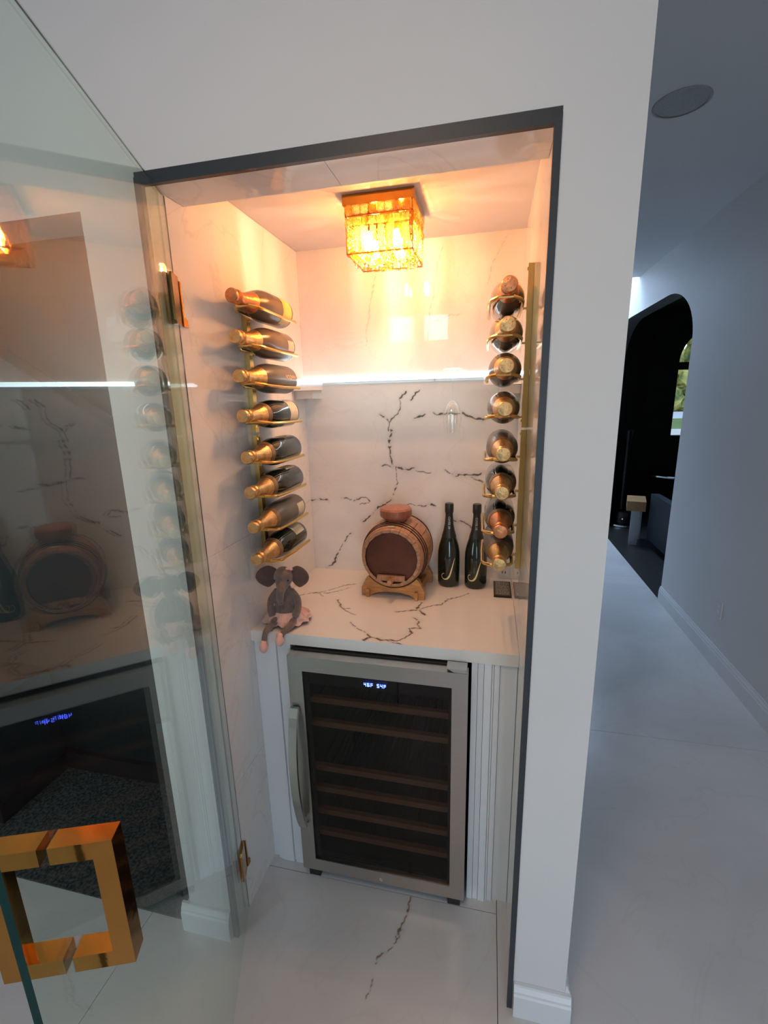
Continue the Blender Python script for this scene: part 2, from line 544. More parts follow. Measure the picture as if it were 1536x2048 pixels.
def vein_mask(U, V, lines, seed=0, gap=0.35):
    """U, V in metres; lines = [(halfwidth, [(u, v), ...]), ...]"""
    rs = np.random.RandomState(seed)
    ph = rs.rand(12) * 6.28
    wob = lambda a, b, k: (np.sin(a * 61 + b * 37 + ph[k]) + 0.7 * np.sin(a * 143 - b * 97 + ph[k + 1]) + 0.5 * np.sin(b * 231 + a * 187 + ph[k + 2]))
    du = wob(U, V, 0) * 0.0026
    dv = wob(U, V, 3) * 0.0026
    Uj, Vj = U + du, V + dv
    mask = np.zeros_like(U)
    thick = 0.65 + 0.35 * np.sin(U * 95 + V * 120 + ph[7]) * np.sin(V * 150 - U * 60 + ph[8])
    g = 0.5 + 0.5 * np.sin(U * 70 + V * 83 + ph[9]) * np.sin(U * 41 - V * 133 + ph[10])
    for hw, pts in lines:
        for (a, b) in zip(pts, pts[1:]):
            ax, ay = a; bx, by = b
            L2 = (bx - ax) ** 2 + (by - ay) ** 2 + 1e-12
            t = np.clip(((Uj - ax) * (bx - ax) + (Vj - ay) * (by - ay)) / L2, 0, 1)
            d = np.hypot(Uj - ax - t * (bx - ax), Vj - ay - t * (by - ay))
            wd = hw * thick
            m = np.clip(1.0 - (d - wd) / 0.0015, 0, 1) * (g > gap * 0.6)
            halo = 0.16 * np.exp(-(d / (hw * 3)) ** 2)
            st = 0.30 if (b[1] > 1.95 and a[1] > 1.9) else 1.0
            mask = np.maximum(mask, st * np.maximum(m * 0.92, halo))
    return mask


def grid_slab(name, origin, du, dv, nu, nv, su, sv, thick, mats, mask_fn, parent=None):
    """thin slab: fine grid on the show face (origin + u*du + v*dv), box sides behind along `thick`"""
    us = np.linspace(0, su, nu + 1); vs = np.linspace(0, sv, nv + 1)
    U, V = np.meshgrid(us, vs, indexing='ij')
    O = np.array(origin); a = np.array(du); b = np.array(dv)
    P = O + U[..., None] * a + V[..., None] * b
    verts = P.reshape(-1, 3)
    idx = np.arange((nu + 1) * (nv + 1)).reshape(nu + 1, nv + 1)
    F = np.stack([idx[:-1, :-1], idx[1:, :-1], idx[1:, 1:], idx[:-1, 1:]], -1).reshape(-1, 4)
    c = [idx[0, 0], idx[nu, 0], idx[nu, nv], idx[0, nv]]
    T = np.array(thick)
    extra = np.array([verts[i] + T for i in c])
    base = len(verts)
    verts = np.vstack([verts, extra])
    side = []
    for i in range(4):
        j = (i + 1) % 4
        side.append([c[j], c[i], base + i, base + j])
    side.append([base + 3, base + 2, base + 1, base])
    me = D.meshes.new(name)
    me.from_pydata(verts.tolist(), [], F.tolist() + side)
    at = me.attributes.new('vein', 'FLOAT', 'POINT')
    mk = np.concatenate([mask_fn(P[..., 0], P[..., 1], P[..., 2]).reshape(-1), np.zeros(4)]).astype(np.float32)
    at.data.foreach_set('value', mk)
    me.update()
    return new_obj(name, me, parent, mats)


back_lines = [
    (0.0032, [(0.574, 1.856), (0.57, 1.835)]), (0.0022, [(0.51, 1.80), (0.49, 1.785), (0.475, 1.762)]),
    (0.0022, [(0.455, 1.795), (0.435, 1.775), (0.428, 1.765)]), (0.0016, [(0.425, 1.76), (0.43, 1.73)]),
    (0.0030, [(0.43, 1.735), (0.42, 1.705), (0.395, 1.69), (0.38, 1.672), (0.365, 1.69), (0.34, 1.70)]),
    (0.0020, [(0.38, 1.672), (0.375, 1.63)]),
    (0.0042, [(0.388, 1.635), (0.380, 1.60), (0.383, 1.56), (0.386, 1.53), (0.390, 1.485)]),
    (0.0026, [(0.345, 1.487), (0.39, 1.482), (0.43, 1.478)]), (0.0040, [(0.42, 1.484), (0.455, 1.470), (0.485, 1.474)]),
    (0.0015, [(0.49, 1.463), (0.56, 1.458)]),
    (0.0024, [(0.62, 1.468), (0.645, 1.455)]), (0.0042, [(0.655, 1.452), (0.69, 1.446), (0.735, 1.449), (0.775, 1.458)]),
    (0.0018, [(0.72, 1.44), (0.76, 1.43), (0.80, 1.41)]), (0.0020, [(0.80, 1.455), (0.81, 1.44)]),
    (0.0010, [(0.405, 1.475), (0.408, 1.41), (0.40, 1.375)]), (0.0022, [(0.402, 1.395), (0.395, 1.36)]),
    (0.0028, [(0.0, 1.33), (0.03, 1.325), (0.06, 1.328), (0.09, 1.326)]), (0.0022, [(0.15, 1.337), (0.20, 1.335)]),
    (0.0020, [(0.215, 1.328), (0.245, 1.342), (0.27, 1.338), (0.285, 1.325)]), (0.0012, [(0.24, 1.31), (0.28, 1.318)]),
    (0.0036, [(0.385, 1.335), (0.35, 1.312), (0.325, 1.30), (0.31, 1.285)]),
    (0.0036, [(0.30, 1.268), (0.27, 1.248), (0.25, 1.232)]),
    (0.0012, [(0.45, 1.315), (0.52, 1.31)]), (0.0024, [(0.52, 1.312), (0.55, 1.318), (0.575, 1.31)]),
    (0.0028, [(0.195, 1.175), (0.17, 1.155), (0.16, 1.13)]), (0.0016, [(0.15, 1.12), (0.135, 1.09)]),
    (0.0030, [(0.125, 1.075), (0.11, 1.05), (0.105, 1.03), (0.09, 1.012), (0.06, 1.0)]),
    (0.0034, [(0.49, 1.685), (0.515, 1.695), (0.53, 1.70)]), (0.0034, [(0.57, 1.705), (0.59, 1.70), (0.62, 1.705)]),
    (0.0020, [(0.63, 1.70), (0.68, 1.70)]), (0.0036, [(0.69, 1.705), (0.73, 1.685), (0.765, 1.672), (0.79, 1.69), (0.83, 1.70)]),
    (0.0034, [(0.628, 1.285), (0.635, 1.255), (0.67, 1.25)]), (0.0032, [(0.67, 1.25), (0.70, 1.243), (0.725, 1.225), (0.74, 1.20)]),
    (0.0030, [(0.80, 1.38), (0.85, 1.37), (0.90, 1.385)]),
    # warm upper part of the slab, under the lamp
    (0.0016, [(0.36, 2.36), (0.33, 2.22), (0.30, 2.08), (0.29, 1.98)]), (0.0020, [(0.60, 2.33), (0.575, 2.22), (0.56, 2.12), (0.55, 2.05)]),
    (0.0022, [(0.55, 2.05), (0.60, 2.07), (0.68, 2.085)]), (0.0020, [(0.84, 2.34), (0.80, 2.27), (0.77, 2.18)]),
]
ctr_lines = [
    (0.0022, [(0.06, 0.596), (0.11, 0.625), (0.16, 0.66), (0.21, 0.72), (0.25, 0.745)]), (0.0018, [(0.11, 0.625), (0.17, 0.635), (0.22, 0.68), (0.24, 0.70)]),
    (0.0014, [(0.13, 0.63), (0.16, 0.60)]),
    (0.0030, [(0.225, 0.575), (0.245, 0.54), (0.27, 0.50)]), (0.0022, [(0.27, 0.50), (0.30, 0.475), (0.335, 0.462)]), (0.0012, [(0.27, 0.50), (0.30, 0.51)]),
    (0.0020, [(0.735, 0.725), (0.70, 0.69), (0.66, 0.655), (0.63, 0.60), (0.58, 0.57)]), (0.0030, [(0.58, 0.57), (0.55, 0.54), (0.51, 0.525), (0.475, 0.51)]),
    (0.0034, [(0.56, 0.61), (0.548, 0.55), (0.585, 0.50)]), (0.0032, [(0.55, 0.48), (0.575, 0.455), (0.57, 0.43), (0.585, 0.405)]),
    (0.0026, [(0.585, 0.405), (0.545, 0.39), (0.56, 0.36), (0.545, 0.33), (0.52, 0.305)]),
    (0.0018, [(0.33, 0.40), (0.36, 0.365), (0.39, 0.345)]),
    (0.0028, [(0.40, 0.345), (0.42, 0.32), (0.47, 0.30), (0.52, 0.302)]), (0.0032, [(0.43, 0.315), (0.41, 0.288), (0.415, 0.283)]),
    (0.0028, [(0.455, 0.31), (0.50, 0.292), (0.54, 0.283)]),
]
floor_lines = [(0.0026, [(0.570, 0.245), (0.565, 0.21), (0.556, 0.17), (0.553, 0.14)]), (0.0040, [(0.553, 0.14), (0.546, 0.108)]),
               (0.0012, [(0.546, 0.105), (0.53, 0.08), (0.50, 0.05), (0.49, 0.02)]), (0.0011, [(0.49, -0.02), (0.48, -0.07)])]

# ------------------------------------------------------------------ STRUCTURE
CZ = 2.97
XR = 2.29


def struct(name, bm, m, parent=None, label=None, **k):
    o = obj(name, bm, m, parent, **k)
    if parent is None: o['kind'] = 'structure'
    if label: o['label'] = label
    return o


# floor: base slab plus separate large tiles
fl = struct('floor', B(-3.6, 2.44, -3.7, 7.1, -0.12, -0.0105), M_GROUT)
xs = [-3.60, -2.729, -1.529, -0.329, 0.871, XR]
ys = [-3.55, -2.148, 0.252, 2.652, 5.052, 7.0]


def floor_mask(x, y, z):
    return vein_mask(x, y, floor_lines, 5, gap=0.1)


TG = 0.0012
ys_hall = [-3.55, -1.10, 1.30, 3.70, 6.10, 7.0]
for i in range(len(xs) - 1):
    ys = ys_hall if i == 4 else [-3.55, -2.148, 0.252, 2.652, 5.052, 7.0]
    for j in range(len(ys) - 1):
        x0, x1, y0, y1 = xs[i] + TG, xs[i + 1] - TG, ys[j] + TG, ys[j + 1] - TG
        if x1 < -0.1 and y0 > 0.2: continue
        if i == 3 and j == 1:
            # the tile running into the alcove: its veined end is gridded finely
            grid_slab('tile', (x0, y0, 0), (1, 0, 0), (0, 1, 0), 2, 2, x1 - x0, -0.35 - y0, (0, 0, -0.010), M_FLOOR, lambda x, y, z: x * 0, fl)
            t = grid_slab('tile', (x0, -0.35, 0), (1, 0, 0), (0, 1, 0), 300, 150, x1 - x0, y1 + 0.35, (0, 0, -0.010), M_FLOOR, floor_mask, fl)
            continue
        if i == 3 and j == 2:
            x0 = 0.0
        elif i == 3 and j > 2: continue
        obj('tile', B(x0, x1, y0, y1, -0.010, 0.0), M_FLOOR, fl, bevel=0.0008)
# dark carpet in the room left of the alcove
carpet = struct('floor_left_room', B(-3.6, -0.158, 0.008, 1.10, -0.002, 0.008), M_CARPET)

# front wall around the alcove and over the left opening
bm = bmesh.new()
box(bm, -0.157, 0.0, 0.0, 0.95, 0.0, CZ)
struct('wall_front_left', bm, M_PAINT)
bm = bmesh.new()
box(bm, NW, 1.054, 0.0, 7.0, 0.0, CZ)
struct('wall_front_right', bm, M_PAINT)
bm = bmesh.new()
box(bm, 0.0, NW, 0.0, 0.168, 2.272, CZ)
struct('wall_front_header', bm, M_PAINT)
bm = bmesh.new()
box(bm, -3.6, -0.157, 0.0, 0.13, 2.21, CZ)
struct('wall_left_header', bm, M_PAINT)
# rest of the shell
bm = bmesh.new(); box(bm, -3.75, 2.44, -3.7, 4.757, CZ, CZ + 0.12)
struct('ceiling', bm, M_CEIL)
bm = bmesh.new(); box(bm, 0.9, 2.44, 4.757, 7.15, 4.3, 4.4)
struct('ceiling_hall_end', bm, M_CEIL)
bm = bmesh.new(); box(bm, 0.9, 2.44, 4.70, 4.757, CZ + 0.12, 4.3)
struct('wall_hall_end_upper', bm, M_PAINT)
bm = bmesh.new(); box(bm, 0.9, 2.44, 7.0, 7.15, 0, 4.3)
struct('wall_hall_end', bm, M_PAINT)
bm = bmesh.new(); box(bm, 0.9, 1.0, 4.757, 7.0, CZ, 4.3); 
struct('wall_hall_left_upper', bm, M_PAINT)
bm = bmesh.new(); box(bm, -3.75, -3.6, -3.7, 1.2, 0, CZ)
struct('wall_left', bm, M_PAINT)
bm = bmesh.new(); box(bm, -3.6, -0.157, 1.10, 1.2, 0, CZ)
struct('wall_left_room', bm, M_PAINT)

# wall behind the camera: two upper windows, plus two large ones added for light
bm = bmesh.new()
wins = [(-0.57, -0.20, 2.485, 2.845), (-0.11, 0.26, 2.485, 2.845), (1.12, 2.12, 0.30, 2.30), (-3.1, -1.9, 0.5, 2.4)]
xb = sorted({-3.75, 2.44} | {v for q in wins for v in q[:2]})
for a, b in zip(xb, xb[1:]):
    hs = [q for q in wins if q[0] <= a + 1e-6 and q[1] >= b - 1e-6]
    if hs:
        box(bm, a, b, -3.7, -3.55, 0, hs[0][2]); box(bm, a, b, -3.7, -3.55, hs[0][3], CZ)
    else:
        box(bm, a, b, -3.7, -3.55, 0, CZ)
struct('wall_behind', bm, M_PAINT)
for k, (a, b, c, d) in enumerate(wins):
    wr = empty('window_%d' % (k + 2), ((a + b) / 2, -3.6, c), kind='structure')
    fr = bmesh.new()
    t = 0.03
    hw, hh = (b - a) / 2, d - c
    for q in ((-hw, -hw + t, 0, hh), (hw - t, hw, 0, hh), (-hw, hw, 0, t), (-hw, hw, hh - t, hh)):
        box(fr, q[0], q[1], 0.09, 0.13, q[2], q[3])
    if k > 1:
        box(fr, -0.02, 0.02, 0.09, 0.13, 0, hh); box(fr, -hw, hw, 0.09, 0.13, hh * 0.55 - 0.02, hh * 0.55 + 0.02)
    obj('window_frame', fr, M_TRIM, wr)

# hall right wall with a round-cornered opening
Y0, Y1, ZT = 3.145, 5.62, 2.60
ry, rz = 0.66, 0.45
out = [(-3.7, 0), (Y0, 0)]
hole = [(Y0, 0), (Y0, ZT - rz)]
for i in range(1, 13):
    a = PI / 2 * i / 12
    hole.append((Y0 + ry - ry * math.cos(a), ZT - rz + rz * math.sin(a)))
for i in range(0, 13):
    a = PI / 2 * i / 12
    hole.append((Y1 - ry + ry * math.sin(a), ZT - rz + rz * math.cos(a)))
hole.append((Y1, 0))
bm = bmesh.new()


def strip_wall(bm, hole, y0, y1, ztop, xa, xb_, conv, reveal=0):
    """wall with a hole open at the floor: quads between outline and top"""
    pts = [(y0, 0), ] + hole + [(y1, 0)]
    def add(quad, mark=-1):
        v0 = [bm.verts.new(conv(p, xa)) for p in quad]; v1 = [bm.verts.new(conv(p, xb_)) for p in quad]
        bm.faces.new(v0); bm.faces.new(v1[::-1])
        n = len(quad)
        for i in range(n):
            bm.faces.new((v0[i], v0[(i + 1) % n], v1[(i + 1) % n], v1[i])).material_index = reveal if i == mark else 0
    add([(y0, 0), (hole[0][0], 0), (hole[0][0], ztop), (y0, ztop)], 1)
    add([(hole[-1][0], 0), (y1, 0), (y1, ztop), (hole[-1][0], ztop)], 3)
    for p, q in zip(hole, hole[1:]):
        if abs(p[0] - q[0]) < 1e-6: continue
        add([p, q, (q[0], ztop), (p[0], ztop)], 0)


strip_wall(bm, hole, -3.7, 7.15, 4.35, XR, XR + 0.13, lambda p, t: (t, p[0], p[1]), 1)
wr_ = struct('wall_right', bm, [M_PAINT, M_BLACKWALL])
# baseboards
def baseboard(name, x0, x1, y0, y1, axis, side, h=0.135, th=0.016):
    """profiled skirting: plinth, ogee, cap; axis = run direction"""
    pr = [(0, 0), (th, 0), (th, h * 0.72), (th * 0.8, h * 0.76), (th * 0.8, h * 0.84), (th * 0.45, h * 0.93), (th * 0.4, h), (0, h)]
    b = bmesh.new()
    if axis == 'y':
        prism(b, [(x0 + side * p, z) for p, z in pr], y0, y1, 'y')
    else:
        prism(b, [(y0 + side * p, z) for p, z in pr], x0, x1, 'x')
    return struct(name, b, M_TRIM)


baseboard('baseboard_right', XR - 0.0005, 0, -3.5, Y0, 'y', -1)
baseboard('baseboard_right_far', XR - 0.0005, 0, Y1, 7.0, 'y', -1)
baseboard('baseboard_hall_left', 1.0545, 0, 0.0, 7.0, 'y', 1)
baseboard('baseboard_front_right', 0.914, 1.070, -0.0005, 0, 'x', -1, h=0.110, th=0.02)
baseboard('baseboard_front_left', -0.182, -0.002, -0.0005, 0, 'x', -1, h=0.110, th=0.02)
baseboard('baseboard_left_room', -0.1575, 0, 0.0, 0.5, 'y', -1, h=0.110, th=0.02)

# stair wall filling the left room: black panel with a raking top, oxblood skirting
bm = bmesh.new()
sl = lambda x: 1.653 - 0.602 * (x + 0.616)
prism(bm, [(-3.59, 0.008), (-0.158, 0.008), (-0.158, sl(-0.158)), (-2.2, sl(-2.2)), (-3.59, sl(-2.2))], 0.53, 0.62, 'y')
st = struct('wall_stair', bm, M_STAIR)
bm = bmesh.new(); box(bm, -3.59, -1.24, 0.18, 0.529, 0.008, 0.55)
struct('wall_stair_step', bm, M_STAIR)
bm = bmesh.new(); box(bm, -1.2399, -0.1785, 0.505, 0.5295, 0.008, 0.10)
box(bm, -1.2395, -1.215, 0.18, 0.505, 0.008, 0.10)
struct('trim_1', bm, M_STAIRBASE)

# alcove shell
# left marble wall, in three slabs with fine joints
wl = empty('wall_alcove_left', (0, 0, 0), kind='structure')
for z0, z1 in ((0.0005, 0.517), (0.5185, 1.3245)):
    obj('slab', B(0.0, 0.006, 0.010, YB - 0.0005, z0, z1), M_MARB, wl)
LSH = [(0.010, 1.326), (YB - 0.0005, 1.326), (YB - 0.0005, 2.357), (0.1685, 2.357), (0.1685, 2.2605), (0.010, 2.2605)]
obj('slab', prism(bmesh.new(), LSH, 0.0, 0.006, 'x'), M_MARB, wl)
obj('joint', B(0.0, 0.0045, 0.011, YB - 0.001, 0.0, 2.255), M_TRIM, wl)
wr2 = empty('wall_alcove_right', (NW, 0, 0), kind='structure')
obj('slab', B(-0.006, 0.0, 0.010, YB - 0.0005, 0.0005, 1.3245), M_MARB, wr2)
obj('slab', prism(bmesh.new(), LSH, -0.006, 0.0, 'x'), M_MARB, wr2)
obj('joint', B(-0.0045, 0.0, 0.011, YB - 0.001, 0.0, 2.255), M_TRIM, wr2)
# soffit slabs (polished marble) with one joint at x 0.437
so = empty('ceiling_soffit', (0, 0, 2.261), kind='structure')
obj('slab', B(0.0065, 0.4358, 0.010, 0.168, 0.0, 0.010), M_MARB, so)
obj('slab', B(0.4372, NW - 0.0065, 0.010, 0.168, 0.0, 0.010), M_MARB, so)
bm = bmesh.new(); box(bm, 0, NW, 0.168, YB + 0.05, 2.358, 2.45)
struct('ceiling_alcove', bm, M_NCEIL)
bw = grid_slab('wall_alcove_back', (0, YB, ZC - 0.02), (1, 0, 0), (0, 0, 1), 304, 455, NW, 2.358 - ZC + 0.02, (0, 0.05, 0), M_MARBV,
               lambda x, y, z: vein_mask(x, z, back_lines, 2))
bw['kind'] = 'structure'
bm = bmesh.new(); box(bm, 0, NW, YB, YB + 0.05, 0, ZC - 0.021)
struct('wall_alcove_back_lower', bm, M_PAINT)

# dark gasket frame at the front edge of the opening
bm = bmesh.new()
box(bm, 0.0002, 0.018, -0.003, 0.010, 0.0, 2.261)
box(bm, NW - 0.0145, NW - 0.0002, -0.003, 0.010, 0.0, 2.261)
box(bm, 0.018, NW - 0.0145, -0.003, 0.010, 2.244, 2.261)
box(bm, 0.0002, NW - 0.0002, 0.0005, 0.0098, 2.2612, 2.2716)
struct('trim_2', bm, M_STRIP)

# fluted white casings beside the fridge
def casing(name, x0, x1, cuts, deps, ytop=0.300):
    r = empty(name, (0, 0, 0), kind='structure')
    edges = [x0] + cuts + [x1]
    for a, b, d in zip(edges, edges[1:], deps):
        obj('board', B(a + 0.0006, b - 0.0006, ytop - d, 0.34, 0.0, ZC - 0.0405), M_TRIM, r, bevel=0.0012)
    return r


casing('trim_3', 0.0065, 0.150, [0.030, 0.040, 0.052, 0.096, 0.103], [0.001, 0.009, 0.012, 0.014, 0.006, 0.013])
casing('trim_4', 0.764, NW - 0.0065, [0.784, 0.803, 0.827, 0.834, 0.852], [0.013, 0.011, 0.014, 0.009, 0.007, 0.000])

# outlet plate low on the back wall
ou = empty('outlet', (0.874, YB - 0.0005, 1.045), label='white power outlet plate low on the alcove back wall behind the rack', cat='outlet')
obj('cover_plate', B(-0.022, 0.022, -0.006, 0.0, -0.036, 0.036), M_PLATE, ou, bevel=0.002)
bm = bmesh.new()
for z in (-0.017, 0.017):
    box(bm, -0.008, -0.005, -0.0075, -0.0062, z - 0.006, z + 0.006); box(bm, 0.005, 0.008, -0.0075, -0.0062, z - 0.005, z + 0.005)
obj('socket_slots', bm, M_BLACK, ou)['kind'] = 'stuff'
ho = empty('hall_outlet', (XR - 0.0005, 2.14, 0.39), label='white outlet plate low on the hall wall above the baseboard', cat='outlet')
obj('cover_plate', B(-0.006, 0.0, -0.036, 0.036, -0.058, 0.058), M_PAINT, ho, bevel=0.002)
bm = bmesh.new()
for z in (-0.022, 0.022):
    box(bm, -0.0068, -0.0062, -0.016, 0.016, z - 0.014, z + 0.014)
obj('socket_face', bm, M_TRIM, ho)['kind'] = 'stuff'

# ceiling speaker in the hall
sp = empty('ceiling_speaker', (1.557, 1.522, CZ - 0.0005), label='round flush speaker grille in the hall ceiling', cat='speaker')
M_GRILLE = mat('grey_speaker_mesh', (0.40, 0.41, 0.41), 0.7, noise=0.3, nscale=300)
obj('rim', lathe([(0.100, 0), (0.112, 0), (0.112, -0.003), (0.104, -0.006), (0.100, -0.005)], 48, closed_ends=False), M_GRILLE, sp, smooth=True)
obj('grille', lathe([(0.0, -0.0045), (0.07, -0.0042), (0.101, -0.003)], 48, closed_ends=False), M_GRILLE, sp)

# ------------------------------------------------------------------ DARK ROOM through the hall opening
bm = bmesh.new(); box(bm, 2.2902, 5.6, 2.4, 7.2, -0.1, 0.001)
struct('floor_dark_room', bm, M_DARKWOOD)
bm = bmesh.new(); box(bm, 2.42, 5.6, 2.3, 7.2, 2.97, 3.07)
struct('ceiling_dark_room', bm, M_BLACKWALL)
bm = bmesh.new(); box(bm, 2.42, 5.6, 2.3, 2.4, 0, 2.97)
struct('wall_dark_room_near', bm, M_BLACKWALL)
bm = bmesh.new(); box(bm, 5.6, 5.7, 2.3, 7.2, 0, 2.97)
struct('wall_dark_room_right', bm, M_BLACKWALL)
bm = bmesh.new()
strip_wall(bm, hole, 2.3, 7.0, 2.97, XR + 0.1301, XR + 0.15, lambda p, t: (t, p[0], p[1]))
struct('wall_dark_room_left', bm, M_BLACKWALL)
# window wall with a round-headed window
WX0, WX1, WS, WSP = 3.53, 4.53, 1.13, 2.22
arch = [(WX0, WS), (WX0, WSP)] + [((WX0 + WX1) / 2 - 0.5 * math.cos(PI * i / 20), WSP + 0.5 * math.sin(PI * i / 20)) for i in range(1, 20)] + [(WX1, WSP), (WX1, WS)]
bm = bmesh.new()
box(bm, 2.42, WX0, 7.0, 7.15, 0, 2.97); box(bm, WX1, 5.6, 7.0, 7.15, 0, 2.97); box(bm, WX0, WX1, 7.0, 7.15, 0, WS)
for p, q in zip(arch[1:-1], arch[2:-1]):
    prism(bm, [p, q, (q[0], 2.97), (p[0], 2.97)], 7.0, 7.15, 'y')
struct('wall_dark_room_window', bm, M_BLACKWALL)
w1 = empty('window_1', (0, 7.04, 0), kind='structure')
bm = bmesh.new()
box(bm, WX0, WX1, -0.02, 0.03, 2.11, 2.22); box(bm, 3.985, 4.075, -0.02, 0.03, WS, 2.11)
obj('transom', bm, M_BLACKWALL, w1)
obj('pane', prism(bmesh.new(), arch, 0.0, 0.004, 'y'), M_SHGLASS, w1)
# wall panelling lines in the dark room (left of the window)
bm = bmesh.new(); box(bm, 3.12, 3.17, 6.975, 6.999, 0.9, 2.6); box(bm, 2.60, 3.17, 6.975, 6.999, 2.55, 2.6)
struct('trim_5', bm, M_BLACKWALL)
bm = bmesh.new(); box(bm, 2.45, 5.6, 6.955, 6.999, 0.95, 1.0)
struct('trim_6', bm, M_BLACKWALL)

# things in the dark room
t = empty('side_table', (2.535, 4.90, 0.001), rotz=-0.25, label='small side table with tan wooden top and pale grey leg in the dark room', cat='table')
obj('table_top', B(-0.10, 0.10, -0.13, 0.25, 0.42, 0.535), M_BOX, t, bevel=0.006)
obj('leg', B(-0.045, 0.045, -0.115, -0.065, 0.0, 0.42), M_LEG, t, bevel=0.004)
obj('leg', B(0.03, 0.08, 0.15, 0.20, 0.0, 0.42), M_LEG, t, bevel=0.004)

t = empty('floor_lamp', (2.66, 5.78, 0.001), label='dark floor lamp on a round pale base at the back of the dark room', cat='lamp')
obj('base', lathe([(0.0, 0), (0.225, 0), (0.232, 0.012), (0.225, 0.03), (0.20, 0.035), (0, 0.035)], 40), M_CHROME, t, smooth=True)
obj('base_drum', lathe([(0.0, 0.0355), (0.15, 0.0355), (0.16, 0.05), (0.16, 0.19), (0.155, 0.20), (0, 0.20)], 36), M_BLACK, t, smooth=True)
obj('knob', lathe([(0, 0), (0.02, 0.0), (0.022, 0.01), (0.012, 0.02), (0, 0.022)], 16, origin=(-0.06, -0.15, 0.10)), M_CHROME, t, smooth=True)
obj('pole', lathe([(0.03, 0.2005), (0.04, 0.24), (0.038, 1.20), (0.05, 1.24), (0.05, 1.30), (0, 1.30)], 20, origin=(-0.05, 0, 0)), M_BLACK, t, smooth=True)

t = empty('armchair', (3.09, 4.37, 0.001), rotz=0.0, label='blue-black leather armchair inside the dark room past the arch', cat='armchair')
obj('seat_base', B(-0.36, 0.40, -0.36, 0.40, 0.10, 0.34), M_LEATHER, t, bevel=0.03, segs=3, smooth=True)
obj('seat_cushion', B(-0.24, 0.28, -0.24, 0.36, 0.345, 0.44), M_LEATHER, t, bevel=0.03, segs=3, smooth=True)
obj('backrest', prism(bmesh.new(), [(-0.40, 0.12), (-0.25, 0.12), (-0.25, 0.60), (-0.30, 0.62), (-0.40, 0.60)], -0.36, 0.40, 'x'), M_LEATHER, t, bevel=0.02, segs=2, smooth=True)
obj('armrest', B(-0.45, -0.365, -0.30, 0.38, 0.10, 0.64), M_LEATHER, t, bevel=0.03, segs=3, smooth=True)
obj('armrest', B(0.405, 0.50, -0.36, 0.40, 0.10, 0.58), M_LEATHER, t, bevel=0.03, segs=3, smooth=True)
for a, b in ((-0.32, -0.32), (0.36, -0.32), (-0.32, 0.36), (0.36, 0.36)):
    obj('foot', lathe([(0, 0), (0.018, 0), (0.028, 0.10), (0, 0.10)], 12, origin=(a, b, 0)), M_BLACK, t)

t = empty('glass_table', (3.30, 5.85, 0.001), label='round glass table with chrome rim behind the dark armchair', cat='table')
obj('table_top', lathe([(0, 0.70), (0.42, 0.70), (0.42, 0.712), (0, 0.712)], 48), M_FGLASS, t, smooth=True)
obj('rim', lathe([(0.42, 0.694), (0.435, 0.698), (0.435, 0.716), (0.42, 0.718)], 48, closed_ends=False), M_CHROME, t, smooth=True)
obj('pedestal', lathe([(0, 0), (0.22, 0), (0.22, 0.02), (0.05, 0.05), (0.04, 0.60), (0.12, 0.699), (0, 0.699)], 32), M_CHROME, t, smooth=True)

# outdoors beyond the round-headed window
bm = bmesh.new(); box(bm, -40, 90, 7.3, 130, -0.6, -0.3)
g = obj('lawn', bm, M_GRASS); g['kind'] = 'structure'
bm = bmesh.new(); box(bm, -40, 90, 12, 30, -0.3, -0.28)
g = obj('paving', bm, M_PAVE); g['kind'] = 'structure'
bm = bmesh.new(); box(bm, -40, 90, 44, 60, -0.3, -0.27)
g = obj('road', bm, M_ROAD); g['kind'] = 'structure'
def tree(x, y, h, r, seed, label):
    rs = random.Random(seed)
    t = empty('garden_tree', (x, y, -0.3), label=label, cat='tree', group=None)
    obj('trunk', tube([(0, 0, 0), (0.2, 0.1, h * 0.3), (0.1, 0, h * 0.6)], [0.35, 0.28, 0.2], 10), M_BARK, t, smooth=True)
    b = bmesh.new()
    for k in range(34):
        c = Vector((rs.uniform(-1, 1) * r, rs.uniform(-1, 1) * r * 0.6, h * rs.uniform(0.04, 0.95)))
        s = r * rs.uniform(0.25, 0.45)
        before = len(b.verts)
        bmesh.ops.create_icosphere(b, subdivisions=3, radius=s, matrix=Matrix.Translation(c))
        b.verts.ensure_lookup_table()
        for v in b.verts[before:]:
            v.co += (v.co - c).normalized() * rs.uniform(-0.25, 0.25) * s
    obj('crown', b, M_LEAF, t)


tree(20.5, 64, 13, 5.0, 1, 'sunlit yellow-green tree seen through the arched window')
tree(34.5, 74, 15, 5.6, 2, 'large tree to the right of the sunlit one outside the window')
tree(6.0, 76, 14, 5.6, 3, 'darker tree to the left of the sunlit one outside the window')

# ------------------------------------------------------------------ COUNTER
def ctr_mask(x, y, z):
    return vein_mask(x, y, ctr_lines, 9, gap=0.2)


ct = grid_slab('countertop', (0.0065, 0.283, ZC), (1, 0, 0), (0, 1, 0), 300, 208, NW - 0.013, YB - 0.2835, (0, 0, -0.040), M_COUNTER, ctr_mask)
tag(ct, 'white marble countertop with brown cracked veins over the wine fridge', 'countertop')

# ------------------------------------------------------------------ WINE FRIDGE
fx0, fx1, fy, fz0, fz1 = 0.161, 0.756, 0.231, 0.056, 0.945
fr = empty('wine_fridge', ((fx0 + fx1) / 2, 0.45, 0.0), label='stainless steel wine fridge with dark glass door under the counter', cat='fridge')
def FB(x0, x1, y0, y1, z0, z1):
    cx = (fx0 + fx1) / 2
    return B(x0 - cx, x1 - cx, y0 - 0.45, y1 - 0.45, z0, z1)


